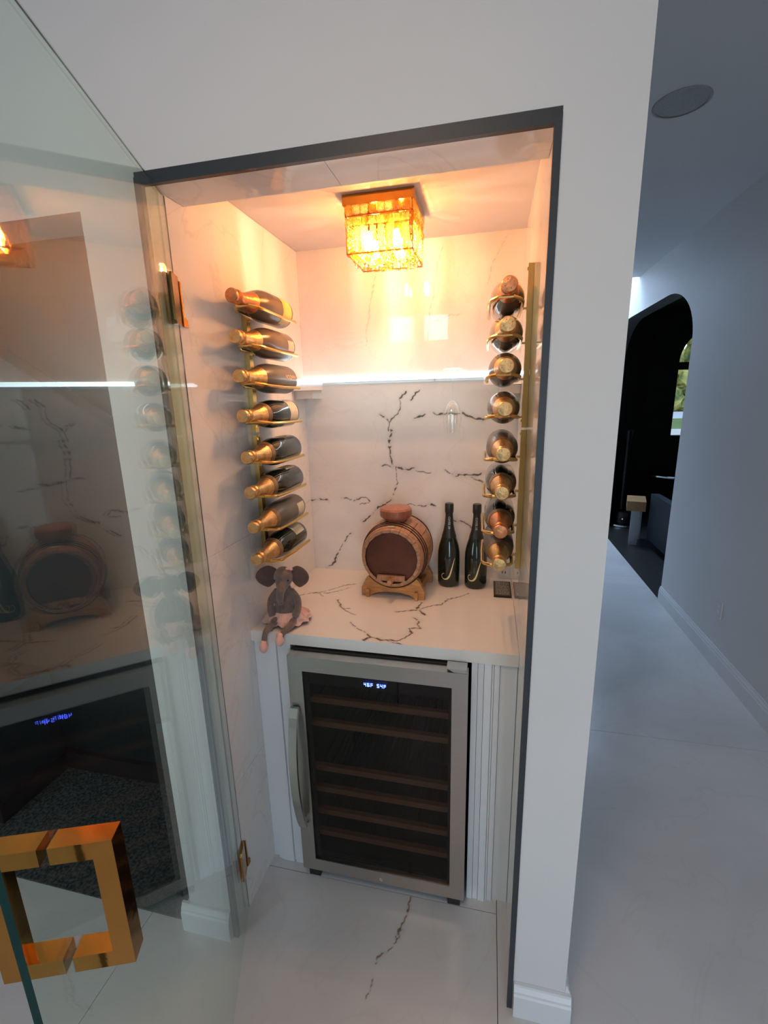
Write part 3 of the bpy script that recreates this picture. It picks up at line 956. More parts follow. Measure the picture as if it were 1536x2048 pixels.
bm = bmesh.new()
cx = (fx0 + fx1) / 2
bxs = [(fx0 + 0.004, fx0 + 0.03, 0.272, 0.84, 0.03, 0.950), (fx1 - 0.03, fx1 - 0.004, 0.272, 0.84, 0.03, 0.950),
       (fx0 + 0.03, fx1 - 0.03, 0.272, 0.84, 0.915, 0.950), (fx0 + 0.03, fx1 - 0.03, 0.272, 0.84, 0.03, 0.085), (fx0 + 0.03, fx1 - 0.03, 0.80, 0.84, 0.085, 0.915)]
for q in bxs:
    box(bm, q[0] - cx, q[1] - cx, q[2] - 0.45, q[3] - 0.45, q[4], q[5])
obj('cabinet', bm, M_CHAR, fr)
# door frame: four mitred members with the glass inset
gx0, gx1, gz0, gz1 = 0.212, 0.707, 0.107, 0.892
bm = bmesh.new()
ft, fb = fy, fy + 0.038
O = [(fx0, fz0), (fx1, fz0), (fx1, fz1), (fx0, fz1)]
I = [(gx0, gz0), (gx1, gz0), (gx1, gz1), (gx0, gz1)]
for k in range(4):
    a, b, c, d = O[k], O[(k + 1) % 4], I[(k + 1) % 4], I[k]
    prism(bm, [(p[0] - cx, p[1]) for p in (a, b, c, d)], ft - 0.45, fb - 0.45, 'y')
door = obj('door', bm, M_STEEL, fr)
obj('glass_pane', FB(gx0, gx1, fy + 0.004, fy + 0.009, gz0, gz1), M_FGLASS, door)
bm = bmesh.new(); 
for q in ((gx0, gx1, 0.842, gz1), (gx0, gx1, gz0, gz0 + 0.012), (gx0, gx0 + 0.018, gz0, 0.842), (gx1 - 0.010, gx1, gz0, 0.842)):
    box(bm, q[0] - cx, q[1] - cx, fy + 0.011 - 0.45, fy + 0.014 - 0.45, q[2], q[3])
obj('black_border', bm, M_BLACK, door)
# handle: bowed flat bar on the left stile
hp = []
zt, zb = 0.757, 0.262
for i in range(17):
    u = i / 16
    hp.append((0, fy - 0.016 - 0.042 * math.sin(PI * u) ** 0.8 - 0.45, zt + (zb - zt) * u))
bm = bmesh.new()
rings = []
for p in hp:
    rings.append([bm.verts.new((fx0 + 0.004 - cx + dx, p[1] + dy, p[2])) for dx, dy in ((0, 0), (0.029, 0), (0.029, 0.011), (0, 0.011))])
for a, b in zip(rings, rings[1:]):
    for k in range(4):
        bm.faces.new((a[k], a[(k + 1) % 4], b[(k + 1) % 4], b[k]))
bm.faces.new(rings[0]); bm.faces.new(rings[-1][::-1])
for z in (zt - 0.02, zb + 0.02):
    box(bm, fx0 + 0.008 - cx, fx0 + 0.028 - cx, fy - 0.018 - 0.45, fy - 0.0005 - 0.45, z - 0.014, z + 0.014)
obj('handle', bm, M_STEELH, door, bevel=0.0015)
obj('lock', lathe([(0, 0), (0.0065, 0), (0.0065, 0.003), (0, 0.004)], 16), M_CHROME, door)
lk = [c for c in door.children if c.name.startswith('lock')][0]
lk.location = (0.462 - cx, fy - 0.45, 0.076); lk.rotation_euler = (PI / 2, 0, 0)
# top hinge cover at the right
obj('hinge', prism(bmesh.new(), [(0.690 - cx, 0.958), (0.752 - cx, 0.958), (0.752 - cx, 0.9455), (0.715 - cx, 0.9455)], fy + 0.001 - 0.45, 0.275 - 0.45, 'y'), M_STEELH, fr, bevel=0.001)
for q in ((fx0 + 0.035, 0.265), (fx1 - 0.035, 0.265), (fx0 + 0.04, 0.80), (fx1 - 0.04, 0.80)):
    obj('foot', FB(q[0] - 0.022, q[0] + 0.022, q[1] - 0.012, q[1] + 0.02, 0.0005, 0.030), M_BLACK, fr)
obj('kick_plate', FB(fx0 + 0.01, fx1 - 0.01, 0.275, 0.280, 0.012, 0.0295), M_STEEL, fr)
for z in (0.750, 0.655, 0.468, 0.375, 0.274, 0.176):
    s = obj('shelf', FB(gx0 - 0.012, gx1 + 0.012, fy + 0.052, fy + 0.070, z - 0.011, z + 0.011), M_SHELFWOOD, fr, bevel=0.002)
    bm = bmesh.new()
    for k in range(9):
        xx = gx0 + 0.02 + k * 0.057
        box(bm, xx - cx, xx + 0.006 - cx, fy + 0.071 - 0.45, 0.34, z - 0.004, z)
    obj('wire_slats', bm, M_CHAR, s)
# glowing readout on the glass
SEG = {'4': 'bcfg', '6': 'acdefg', '5': 'acdfg', 'F': 'aefg'}
def digit(bm, ch, x, z, w_, h_, t_):
    s = SEG[ch]
    S = {'a': (x, x + w_, z + h_ - t_, z + h_), 'd': (x, x + w_, z, z + t_), 'g': (x, x + w_, z + h_ / 2 - t_ / 2, z + h_ / 2 + t_ / 2),
         'f': (x, x + t_, z + h_ / 2, z + h_), 'e': (x, x + t_, z, z + h_ / 2), 'b': (x + w_ - t_, x + w_, z + h_ / 2, z + h_), 'c': (x + w_ - t_, x + w_, z, z + h_ / 2)}
    for k in s:
        a, b, c, d = S[k]
        box(bm, a, b, fy + 0.0025 - 0.45, fy + 0.0038 - 0.45, c, d)


bm = bmesh.new()
x = 0.424 - cx
for ch in '46F 54F':
    if ch != ' ': digit(bm, ch, x, 0.861, 0.0074, 0.0125, 0.0017)
    x += 0.0112 if ch != ' ' else 0.010
tag(obj('readout', bm, M_BLUE, fr), 'glowing blue digits 46F 54F')

# ------------------------------------------------------------------ BOTTLES
R0 = 0.0475


def bottle_profile(L=0.33, R=R0, slim=False):
    return [(0, 0.012), (R * 0.55, 0.008), (R * 0.86, 0.0), (R * 0.97, 0.006), (R, 0.016), (R, L * 0.42), (R * 0.985, L * 0.47), (R * 0.93, L * 0.53),
            (R * 0.80, L * 0.60), (R * 0.63, L * 0.67), (R * 0.49, L * 0.73), (R * 0.39, L * 0.79), (R * 0.345, L * 0.85), (R * 0.33, L * 0.93), (R * 0.34, L * 0.955), (0, L * 0.955)]


def profile_r(prof, z):
    for (r0, z0), (r1, z1) in zip(prof[2:], prof[3:]):
        if z0 <= z <= z1 and z1 > z0:
            return r0 + (r1 - r0) * (z - z0) / (z1 - z0)
    return prof[5][0]


def patch(prof, z0, z1, a0, a1, off=0.0006, n=14, m=8):
    """label patch hugging the bottle; angles measured about the axis"""
    bm = bmesh.new()
    g = [[None] * (m + 1) for _ in range(n + 1)]
    for i in range(n + 1):
        a = a0 + (a1 - a0) * i / n
        for j in range(m + 1):
            z = z0 + (z1 - z0) * j / m
            r = profile_r(prof, z) + off
            g[i][j] = bm.verts.new((r * math.cos(a), r * math.sin(a), z))
    for i in range(n):
        for j in range(m):
            bm.faces.new((g[i][j], g[i + 1][j], g[i + 1][j + 1], g[i][j + 1]))
    return bm


def wrap(bm, prof, ang, zc, off=0.0012, turn=0.0):
    """bend flat lettering (x right, y up) onto the bottle; turn rotates it in its own plane first"""
    c, s = math.cos(turn), math.sin(turn)
    for v in bm.verts:
        x, y, d = v.co.x * c - v.co.y * s, v.co.x * s + v.co.y * c, v.co.z
        z = zc + y
        r = profile_r(prof, z)
        a = ang + x / r
        v.co = ((r + off + d) * math.cos(a), (r + off + d) * math.sin(a), z)
    return bm


def champagne(glass, foil, fstart=0.66, lab=None, cap_flat=True, neck_band=True, L=0.33, extra=None):
    """root lies along +z from its base; parts: glass_body, foil, wire_cage, labels"""
    r = empty('champagne_bottle')
    pf = bottle_profile(L)
    obj('glass_body', lathe(pf, 36), glass, r, smooth=True)
    k = R0
    fo = [(profile_r(pf, L * fstart) + 0.0009, L * fstart)]
    for q in (0.70, 0.75, 0.80, 0.86, 0.885):
        if q > fstart + 0.01: fo.append((profile_r(pf, L * q) + 0.0012, L * q))
    fo += [(k * 0.42, L * 0.893), (k * 0.44, L * 0.91), (k * 0.37, L * 0.925), (k * 0.36, L * 0.945), (k * 0.41, L * 0.958), (k * 0.43, L * 0.985), (k * 0.38, L * 0.998), (k * 0.2, L * 1.002), (0, L * 1.003)]
    obj('foil', lathe(fo, 28, closed_ends=False), foil, r, smooth=True)
    bm = bmesh.new()
    tube([(k * 0.40 * math.cos(2 * PI * i / 20), k * 0.40 * math.sin(2 * PI * i / 20), L * 0.935) for i in range(20)], 0.0009, 5, bm, closed=True)
    for i in range(4):
        a = i * PI / 2 + 0.4
        tube([(k * 0.40 * math.cos(a), k * 0.40 * math.sin(a), L * 0.935), (k * 0.445 * math.cos(a), k * 0.445 * math.sin(a), L * 0.975), (k * 0.22 * math.cos(a), k * 0.22 * math.sin(a), L * 1.006)], 0.0009, 5, bm)
    obj('wire_cage', bm, foil, r)
    if neck_band:
        z0 = L * fstart
        obj('neck_band', lathe([(profile_r(pf, z0 - 0.016) + 0.0011, z0 - 0.016), (profile_r(pf, z0 - 0.008) + 0.0013, z0 - 0.008), (profile_r(pf, z0) + 0.0016, z0)], 28, closed_ends=False), M_NECK, r, smooth=True)
    if lab:
        for (m, z0, z1, a0, a1) in lab:
            obj('label', patch(pf, z0, z1, a0, a1), m, r)
    if extra: extra(r, pf)
    return r


# On the racks the bottle is turned so its neck points to the viewer (-y). Axis angle 0 (local +x) stays world +x,
# local +y (angle 90 deg) becomes world +z (up).
def lay(r, x, z, y=0.570, spin=0.0):
    r.location = (x, y, z)
    r.rotation_euler = (PI / 2, 0, 0)
    return r


UP = PI / 2
def chandon(r, pf):
    b = text_bm('CHANDON', 0.0185, 0.0003, bold=0.0003)
    obj('lettering', wrap(b, pf, math.radians(8), 0.056, turn=PI / 2), M_LABELW, r)


Lz = [2.060, 1.950, 1.840, 1.725, 1.600, 1.490, 1.378, 1.270]
left_specs = [
    dict(glass=M_BOTTLEHAZE, foil=M_FOILC, neck_band=False, lab=[(M_LABELO, 0.02, 0.085, math.radians(-60), math.radians(55))]),
    dict(glass=M_BOTTLEHAZE, foil=M_FOIL, neck_band=False, lab=[(M_LABELP, 0.018, 0.065, math.radians(-20), math.radians(20))]),
    dict(glass=M_BOTTLEG, foil=M_FOIL, fstart=0.64, neck_band=False, extra=chandon),
    dict(glass=M_BOTTLE, foil=M_FOIL, lab=[(M_LABELC, 0.02, 0.085, math.radians(-40), math.radians(70))]),
    dict(glass=M_BOTTLE, foil=M_FOIL, lab=[(M_LABELC, 0.05, 0.10, math.radians(75), math.radians(120))]),
    dict(glass=M_BOTTLE, foil=M_FOIL, lab=[(M_LABELC, 0.03, 0.10, math.radians(60), math.radians(130))]),
    dict(glass=M_BOTTLEG, foil=M_FOIL, lab=[(M_LABELC, 0.02, 0.075, math.radians(-50), math.radians(30))]),
    dict(glass=M_BOTTLE, foil=M_FOIL, lab=[(M_LABELC, 0.025, 0.10, math.radians(25), math.radians(140))]),
]
left_labels = [
    'brown sparkling wine bottle with orange label and coppery foil, topmost on the left rack',
    'brown sparkling wine bottle with square pinkish label, second from top on the left rack',
    'matte grey-brown bottle with printed capital letters, third from top on the left rack',
    'dark bottle with cream label just below the lit shelf, fourth from top, left rack',
    'dark green bottle with gold foil, fifth from top on the left rack',
    'black-green bottle with pale label on its top, third from bottom on the left rack',
    'hazy grey bottle with cream label, second from bottom on the left rack',
    'dark green bottle with large cream label, lowest on the left rack above the elephant',
]
right_specs = [
    dict(glass=M_BOTTLEC, foil=M_FOILC, neck_band=False, fstart=0.70),
    dict(glass=M_BOTTLEC, foil=M_FOIL, neck_band=False),
    dict(glass=M_BOTTLEHAZE, foil=M_FOIL, neck_band=False),
    dict(glass=M_BOTTLEHAZE, foil=M_FOIL, neck_band=False),
    dict(glass=M_BOTTLEG, foil=M_FOIL),
    dict(glass=M_BOTTLE, foil=M_FOIL),
    dict(glass=M_BOTTLE, foil=M_FOILC),
    dict(glass=M_BOTTLEG, foil=M_FOIL),
]
right_labels = [
    'pale brown bottle with rounded coppery cap, topmost on the right rack',
    'pale brown bottle with pinkish gold cap, second from top on the right rack',
    'brown bottle seen end-on with gold disc cap, third from top on the right rack',
    'brown bottle seen end-on below the lit shelf, fourth from top on the right rack',
    'grey-green bottle with gold foil neck, fifth from top on the right rack',
    'dark glass bottle with gold foil neck, third from bottom on the right rack',
    'dark bottle with copper-toned foil, second from bottom on the right rack',
    'greyish bottle with gold neck hanging above the outlet, lowest on the right rack',
]
Rz = [2.033, 1.940, 1.840, 1.731, 1.612, 1.506, 1.396, 1.298]
XL, XRB = 0.076, 0.836
for sp_, lb, z in zip(left_specs, left_labels, Lz):
    b = champagne(**sp_)
    lay(b, XL, z)
    tag(b, lb, 'bottle', 'bottles on the left rack')
for sp_, lb, z in zip(right_specs, right_labels, Rz):
    b = champagne(**sp_)
    lay(b, XRB, z)
    tag(b, lb, 'bottle', 'bottles on the right rack')


# wall racks: flat post with four bent-rod cradles each
def rack(wall_x, side, zs, z0, z1, label):
    """side +1: wall on the left, rods reach to +x; -1: mirrored"""
    r = empty('bottle_rack', (wall_x, 0.43, z0), label=label, cat='bottle rack', group='wall bottle racks')
    s = side
    bm = bmesh.new()
    box(bm, *sorted((s * 0.0005, s * 0.016)), -0.012, 0.012, 0, z1 - z0)
    obj('post', bm, M_GOLD, r, bevel=0.002)
    bm = bmesh.new()
    for zz in (0.02, z1 - z0 - 0.012):
        box(bm, *sorted((s * 0.016, s * 0.0185)), -0.004, 0.004, zz - 0.004, zz + 0.004)
    obj('screw', bm, M_GOLD, r)['kind'] = 'stuff'
    for z in zs:
        h = z - 0.0285 - z0
        rod = [(0.030, 0.135, 0), (0.030, 0.0, 0), (0.032, -0.095, 0.003), (0.040, -0.118, 0.006), (0.058, -0.136, 0.009), (0.094, -0.136, 0.009), (0.112, -0.118, 0.006), (0.119, -0.095, 0.003), (0.1215, 0.0, 0), (0.1215, 0.135, 0)]
        c = obj('cradle', tube([(s * a, b, h + e) for a, b, e in rod], 0.0052, 8), M_GOLD, r, smooth=True)
        bm = bmesh.new()
        box(bm, *sorted((s * 0.015, s * 0.028)), -0.006, 0.006, h - 0.003, h + 0.003)
        obj('bracket_tab', bm, M_GOLD, c)
    return r


rack(0.006, 1, Lz[:4], 1.665, 2.105, 'gold rod bottle rack, upper one on the left marble wall')
rack(0.006, 1, Lz[4:], 1.215, 1.655, 'gold rod bottle rack, lower one on the left marble wall')
rack(NW - 0.006, -1, Rz[:4], 1.672, 2.120, 'gold rod bottle rack, upper one on the right marble wall')
rack(NW - 0.006, -1, Rz[4:], 1.225, 1.665, 'gold rod bottle rack, lower one on the right marble wall')


# two standing bottles with a gold hooked initial
def j_bottle(x, y, rotz, label):
    L = 0.352
    R = 0.0465
    r = empty('sparkling_wine_bottle', (x, y, ZC + 0.0005), rotz, label, 'bottle', 'standing bottles on the counter')
    pf = [(0, 0.012), (R * 0.55, 0.008), (R * 0.84, 0.0), (R * 0.95, 0.005), (R * 0.985, 0.016), (R * 1.0, L * 0.22), (R * 1.0, L * 0.34), (R * 0.97, L * 0.42), (R * 0.86, L * 0.50),
          (R * 0.68, L * 0.58), (R * 0.50, L * 0.66), (R * 0.38, L * 0.73), (R * 0.33, L * 0.80), (R * 0.31, L * 0.88), (R * 0.31, L * 0.95), (0, L * 0.95)]
    obj('glass_body', lathe(pf, 40), M_BOTTLE, r, smooth=True)
    obj('foil', lathe([(profile_r(pf, L * 0.60) + 0.0006, L * 0.60), (profile_r(pf, L * 0.68) + 0.0008, L * 0.68), (profile_r(pf, L * 0.76) + 0.001, L * 0.76), (R * 0.325, L * 0.86), (R * 0.335, L * 0.885), (R * 0.385, L * 0.90),
                       (R * 0.385, L * 0.985), (R * 0.34, L * 0.998), (0, L)], 30, closed_ends=False), M_FOILB, r, smooth=True)
    # hooked initial: tapering stroke swept on the glass
    pts = [(0.024, 0.128), (0.017, 0.103), (0.010, 0.076), (0.003, 0.054), (-0.006, 0.041), (-0.018, 0.037), (-0.028, 0.042), (-0.031, 0.051), (-0.027, 0.060), (-0.020, 0.062)]
    pts = [(p.x, p.y) for p in smooth_path([(a, b, 0) for a, b in pts], 5)]
    n = len(pts)
    bm = bmesh.new()
    prev = None
    for i, (a, b) in enumerate(pts):
        u = i / (n - 1)
        hw = 0.0006 + 0.0026 * (math.sin(PI * min(1, u * 1.55)) if u < 0.645 else 0) + (0.0006 if u > 0.35 else 0)
        j0, j1 = max(i - 1, 0), min(i + 1, n - 1)
        tx, ty = pts[j1][0] - pts[j0][0], pts[j1][1] - pts[j0][1]
        l = math.hypot(tx, ty); nx, ny = -ty / l, tx / l
        cur = []
        for sgn in (-1, 1):
            X, Z = a + sgn * nx * hw, b + sgn * ny * hw
            rr = profile_r(pf, Z) + 0.0009
            an = -PI / 2 + X / rr
            cur.append(bm.verts.new((rr * math.cos(an), rr * math.sin(an), Z)))
        if prev: bm.faces.new((prev[0], prev[1], cur[1], cur[0]))
        prev = cur
    obj('gold_initial', bm, M_JGOLD, r)
    b = text_bm('CUVÉE 20', 0.0105, 0.0002, spacing=1.15)
    obj('lettering', wrap(b, pf, -PI / 2, L * 0.775, off=0.0016, turn=-PI / 2), M_JGREY, r)
    return r


j_bottle(0.645, 0.815, 0.10, 'black standing sparkling wine bottle with gold initial, nearer the barrel')
j_bottle(0.757, 0.812, -0.02, 'black standing sparkling wine bottle with gold initial, beside the right rack')

# ------------------------------------------------------------------ BARREL
br = empty('wine_barrel', (0.443, 0.745, ZC + 0.0005), rotz=-0.04, label='small oak wine barrel lying on its stand on the counter', cat='barrel')
Lb, Re, Rm, hz = 0.25, 0.116, 0.139, 0.168
NS = 20
def barrel_r(t):  # t in -1..1
    return Re + (Rm - Re) * (1 - t * t)


stave_me = None
for k in range(NS):
    a0, a1 = 2 * PI * k / NS + 0.006, 2 * PI * (k + 1) / NS - 0.006
    bm = bmesh.new()
    rows = []
    for i in range(9):
        t = -1 + 2 * i / 8
        y = t * Lb / 2
        R_ = barrel_r(t)
        rows.append([bm.verts.new((rr * math.cos(a), y, rr * math.sin(a))) for rr, a in ((R_ - 0.011, a0), (R_, a0), (R_ + 0.0003, (a0 + a1) / 2), (R_, a1), (R_ - 0.011, a1))])
    for p, q in zip(rows, rows[1:]):
        for i in range(5):
            j = (i + 1) % 5
            bm.faces.new((p[i], p[j], q[j], q[i]))
    bm.faces.new(rows[0]); bm.faces.new(rows[-1][::-1])
    o = obj('stave', bm, M_OAK, br, smooth=True)
    o.location = (0, 0, hz)
for s in (-1, 1):
    bm = lathe([(0, 0), (Re - 0.010, 0), (Re - 0.010, 0.010), (0, 0.010)], 40)
    o = obj('barrel_head', bm, M_OAKHEAD, br)
    o.rotation_euler = (PI / 2, 0, 0)
    o.location = (0, s * (Lb / 2 - 0.020) + 0.005, hz)
for t in (-0.88, -0.74, -0.62, -0.50, 0.50, 0.66, 0.88):
    wd = 0.0085 if abs(t) > 0.8 else 0.0038
    prof = [(barrel_r((t * Lb / 2 + q) / (Lb / 2)) + 0.0018, q) for q in (-wd / 2, wd / 2)]
    prof = [(prof[0][0] - 0.002, -wd / 2), prof[0], prof[1], (prof[1][0] - 0.002, wd / 2)]
    o = obj('hoop', lathe(prof, 48, closed_ends=False), M_HOOP if abs(t) < 0.8 else M_OAK, br, smooth=True)
    o.rotation_euler = (-PI / 2, 0, 0)
    o.location = (0, t * Lb / 2, hz)
# hoop clasp
o = obj('hoop_clasp', B(-0.014, 0.014, -0.004, 0.004, 0, 0.003), M_LABELC, br); o.location = (0, -0.88 * Lb / 2, hz + barrel_r(0.88) + 0.002)
# crossbar and spigot on the front head
o = obj('head_crossbar', B(-0.056, 0.056, -0.010, 0, -0.011, 0.011), M_OAK, br, bevel=0.002); o.location = (-0.002, -Lb / 2 + 0.0095, hz - 0.082)
o = obj('spigot', lathe([(0, 0), (0.010, 0), (0.012, 0.010), (0.010, 0.022), (0.0125, 0.030), (0.009, 0.040), (0, 0.042)], 20), M_OAK, br, smooth=True)
o.rotation_euler = (PI / 2, 0, 0); o.location = (0.002, -Lb / 2 - 0.001, hz - 0.084)
# wooden lid / bung knob on top
o = obj('bung_knob', lathe([(0, 0), (0.040, 0), (0.046, 0.006), (0.062, 0.018), (0.064, 0.024), (0.064, 0.046), (0.058, 0.053), (0.030, 0.056), (0, 0.056)], 40), M_RUST, br, smooth=True)
o.location = (0.000, -0.030, hz + Rm - 0.008)
# stand: two saddle ends joined by two rails
def saddle():
    pts = [(-0.128, 0.0), (-0.128, 0.035), (-0.112, 0.066)]
    for i in range(13):
        a = math.radians(218 + (322 - 218) * i / 12)
        pts.append((0.127 * math.cos(a) * 1.0, hz + 0.127 * math.sin(a)))
    pts += [(0.112, 0.066), (0.128, 0.035), (0.128, 0.0), (0.100, -0.0)]
    for i in range(9):
        a = PI * i / 8
        pts.append((0.085 * math.cos(a), 0.004 + 0.022 * math.sin(a)))
    pts += [(-0.100, 0.0)]
    return pts


for y in (-0.100, 0.088):
    bm = bmesh.new()
    P = saddle()
    top = P[2:16]
    # split into quads between top curve and a bottom arch so the shape stays convex-free
    n = 24
    xs_ = [-0.128 + 0.256 * i / n for i in range(n + 1)]
    def ztop(x):
        ax = abs(x)
        if ax > 0.112: return 0.035 + (0.128 - ax) / 0.016 * 0.031
        rr = 0.1275
        if ax < 0.100: return hz - math.sqrt(max(rr * rr - x * x, 0))
        return 0.066 + (0.112 - ax) / 0.012 * (hz - math.sqrt(rr * rr - 0.01) - 0.066)
    def zbot(x):
        ax = abs(x)
        return 0.0 if ax > 0.088 else 0.024 * (1 - (ax / 0.088) ** 2) ** 0.5
    for a, b in zip(xs_, xs_[1:]):
        prism(bm, [(a, zbot(a)), (b, zbot(b)), (b, ztop(b)), (a, ztop(a))], y - 0.011, y + 0.011, 'y')
    bmesh.ops.remove_doubles(bm, verts=bm.verts, dist=1e-5)
    obj('stand_saddle', bm, M_PINE, br)
for x in (-0.098, 0.098):
    obj('stand_rail', B(x - 0.006, x + 0.006, -0.128, 0.116, 0.001, 0.034), M_PINE, br, bevel=0.0015)

# ------------------------------------------------------------------ ELEPHANT
ep = empty('plush_elephant', (0.105, 0.37, ZC + 0.0005), rotz=0.15, label='brown-grey plush elephant in a pink tutu sitting on the counter edge', cat='plush toy')
bm = bmesh.new()
ellipsoid(bm, (0, 0.01, 0.070), (0.043, 0.036, 0.060))
ellipsoid(bm, (0, 0.008, 0.040), (0.050, 0.042, 0.038))
ellipsoid(bm, (0, 0.0, 0.125), (0.024, 0.022, 0.022))
ellipsoid(bm, (0, -0.004, 0.172), (0.034, 0.034, 0.037))
ellipsoid(bm, (0, -0.026, 0.150), (0.022, 0.018, 0.022))
tube(smooth_path([(0, -0.032, 0.150), (-0.002, -0.046, 0.128), (-0.004, -0.046, 0.104), (-0.004, -0.042, 0.085)], 6), [0.0155] * 6 + [0.013] * 7 + [0.0105] * 6, 14, bm)
for s in (-1, 1):
    # arms hang down at the sides
    tube(smooth_path([(s * 0.024, -0.006, 0.124), (s * 0.046, -0.010, 0.095), (s * 0.050, -0.022, 0.062), (s * 0.040, -0.036, 0.036)], 6), [0.011] * 6 + [0.012] * 7 + [0.013] * 6, 14, bm)
# legs: come forward over the edge and hang crossed
tube(smooth_path([(-0.022, -0.020, 0.022), (-0.034, -0.060, 0.018), (-0.046, -0.098, 0.008), (-0.050, -0.112, -0.020)], 6), [0.015] * 6 + [0.0115] * 7 + [0.010] * 6, 14, bm)
tube(smooth_path([(0.026, -0.020, 0.022), (0.036, -0.058, 0.018), (0.022, -0.088, 0.014), (0.006, -0.108, -0.004)], 6), [0.015] * 6 + [0.0115] * 7 + [0.010] * 6, 14, bm)
remeshed(bm, 0.0028, 'body', M_PLUSH, ep, 8)
for s in (-1, 1):
    # ear: broad curved flap, thicker rim
    bm = bmesh.new()
    outl = [(0.026, 0.198), (0.050, 0.212), (0.078, 0.204), (0.094, 0.182), (0.090, 0.160), (0.072, 0.142), (0.054, 0.134), (0.036, 0.146), (0.028, 0.160)]
    outl = [(p.x, p.y) for p in smooth_path([(a, b, 0) for a, b in outl + outl[:1]], 4)][:-1]
    c0 = (0.058, 0.176)
    f, b_ = [], []
    for t_ in (1.0, 0.85, 0.45):
        f.append([]); b_.append([])
        for (a, z) in outl:
            X, Z = c0[0] + (a - c0[0]) * t_, c0[1] + (z - c0[1]) * t_
            cup = -0.30 * max(0, X - 0.026) + 0.006 * (1 - t_)
            th = 0.0 if t_ == 1.0 else 0.0042
            f[-1].append(bm.verts.new((s * X, 0.002 + cup - th, Z)))
            b_[-1].append(bm.verts.new((s * X, 0.006 + cup + th, Z)))
    n = len(outl)
    for L_, fl_ in ((f, 0), (b_, 1)):
        for p, q in zip(L_, L_[1:]):
            for i in range(n):
                j = (i + 1) % n
                bm.faces.new((p[i], p[j], q[j], q[i]))
        bm.faces.new(L_[-1])
    for i in range(n):
        j = (i + 1) % n
        bm.faces.new((f[0][i], f[0][j], b_[0][j], b_[0][i]))
    obj('ear', bm, M_EAR, ep, smooth=True)
    bm = bmesh.new(); ellipsoid(bm, (s * 0.0235, -0.030, 0.168), (0.0028, 0.0028, 0.0032), u=10, v=8)
    obj('eye', bm, M_EYE, ep, smooth=True)
# tutu: wavy double skirt
for lay_, (z0, z1, r0, r1) in enumerate(((0.046, 0.010, 0.050, 0.086), (0.044, 0.020, 0.051, 0.078))):
    bm = bmesh.new()
    n = 72
    rows = []
    for t_ in (0, 0.35, 0.7, 1.0):
        rw = []
        for i in range(n):
            a = 2 * PI * i / n
            wv = 0.006 * t_ * math.sin(11 * a + lay_) + 0.003 * t_ * math.sin(23 * a)
            R_ = r0 + (r1 - r0) * t_ + wv
            rw.append(bm.verts.new((R_ * math.cos(a), 0.008 + R_ * 0.86 * math.sin(a), z0 + (z1 - z0) * t_ ** 1.2 + 0.005 * t_ * math.sin(11 * a + 1.2 + lay_))))
        rows.append(rw)
    for p, q in zip(rows, rows[1:]):
        for i in range(n):
            j = (i + 1) % n
            bm.faces.new((p[i], p[j], q[j], q[i]))
    obj('tutu_layer', bm, M_TUTU, ep, smooth=True)
for (x_, y_, z_, rx_) in ((-0.051, -0.118, -0.040, 0.3), (0.006, -0.118, -0.014, 0.5)):
    bm = bmesh.new()
    ellipsoid(bm, (x_, y_, z_), (0.0145, 0.017, 0.021), Matrix.Rotation(rx_, 3, 'X'))
    ellipsoid(bm, (x_, y_ + 0.004, z_ + 0.018), (0.011, 0.011, 0.010))
    remeshed(bm, 0.002, 'shoe', M_SHOE, ep, 4)
# bow by the ear
bm = bmesh.new()
for s in (-1, 1):
    ellipsoid(bm, (0.024 + s * 0.007, -0.010, 0.203), (0.007, 0.004, 0.0055), Matrix.Rotation(s * 0.4, 3, 'Y'), 12, 8)
ellipsoid(bm, (0.024, -0.013, 0.203), (0.003, 0.003, 0.003), None, 10, 8)
obj('bow', bm, M_SHOE, ep, smooth=True)
bm = bmesh.new()
b = tube(smooth_path([(-0.006, -0.043, 0.150), (0.0, -0.045, 0.146), (0.006, -0.043, 0.150)], 4), 0.0007, 6, bm)
obj('stitching', bm, M_EAR, ep)

# ------------------------------------------------------------------ CARD on the counter
cd = empty('menu_card', (0.866, 0.783, ZC + 0.0005), rotz=0.0, label='dark printed card lying flat on the counter beside the right wall', cat='card')
obj('frame', B(-0.034, 0.034, -0.078, 0.078, 0, 0.006), M_CHAR, cd, bevel=0.0012)
obj('printed_face', B(-0.030, 0.030, -0.070, 0.072, 0.0061, 0.0068), M_SCREEN, cd)
bm = bmesh.new()
rs = random.Random(8)
for k in range(9):
    y_ = 0.062 - k * 0.0145
    x_ = -0.024
    while x_ < 0.020:
        wd = rs.uniform(0.003, 0.010)
        box(bm, x_, min(x_ + wd, 0.025), y_ - 0.0018, y_ + 0.0018, 0.0069, 0.0072)
        x_ += wd + 0.003
obj('printed_lines', bm, M_JGREY, cd)

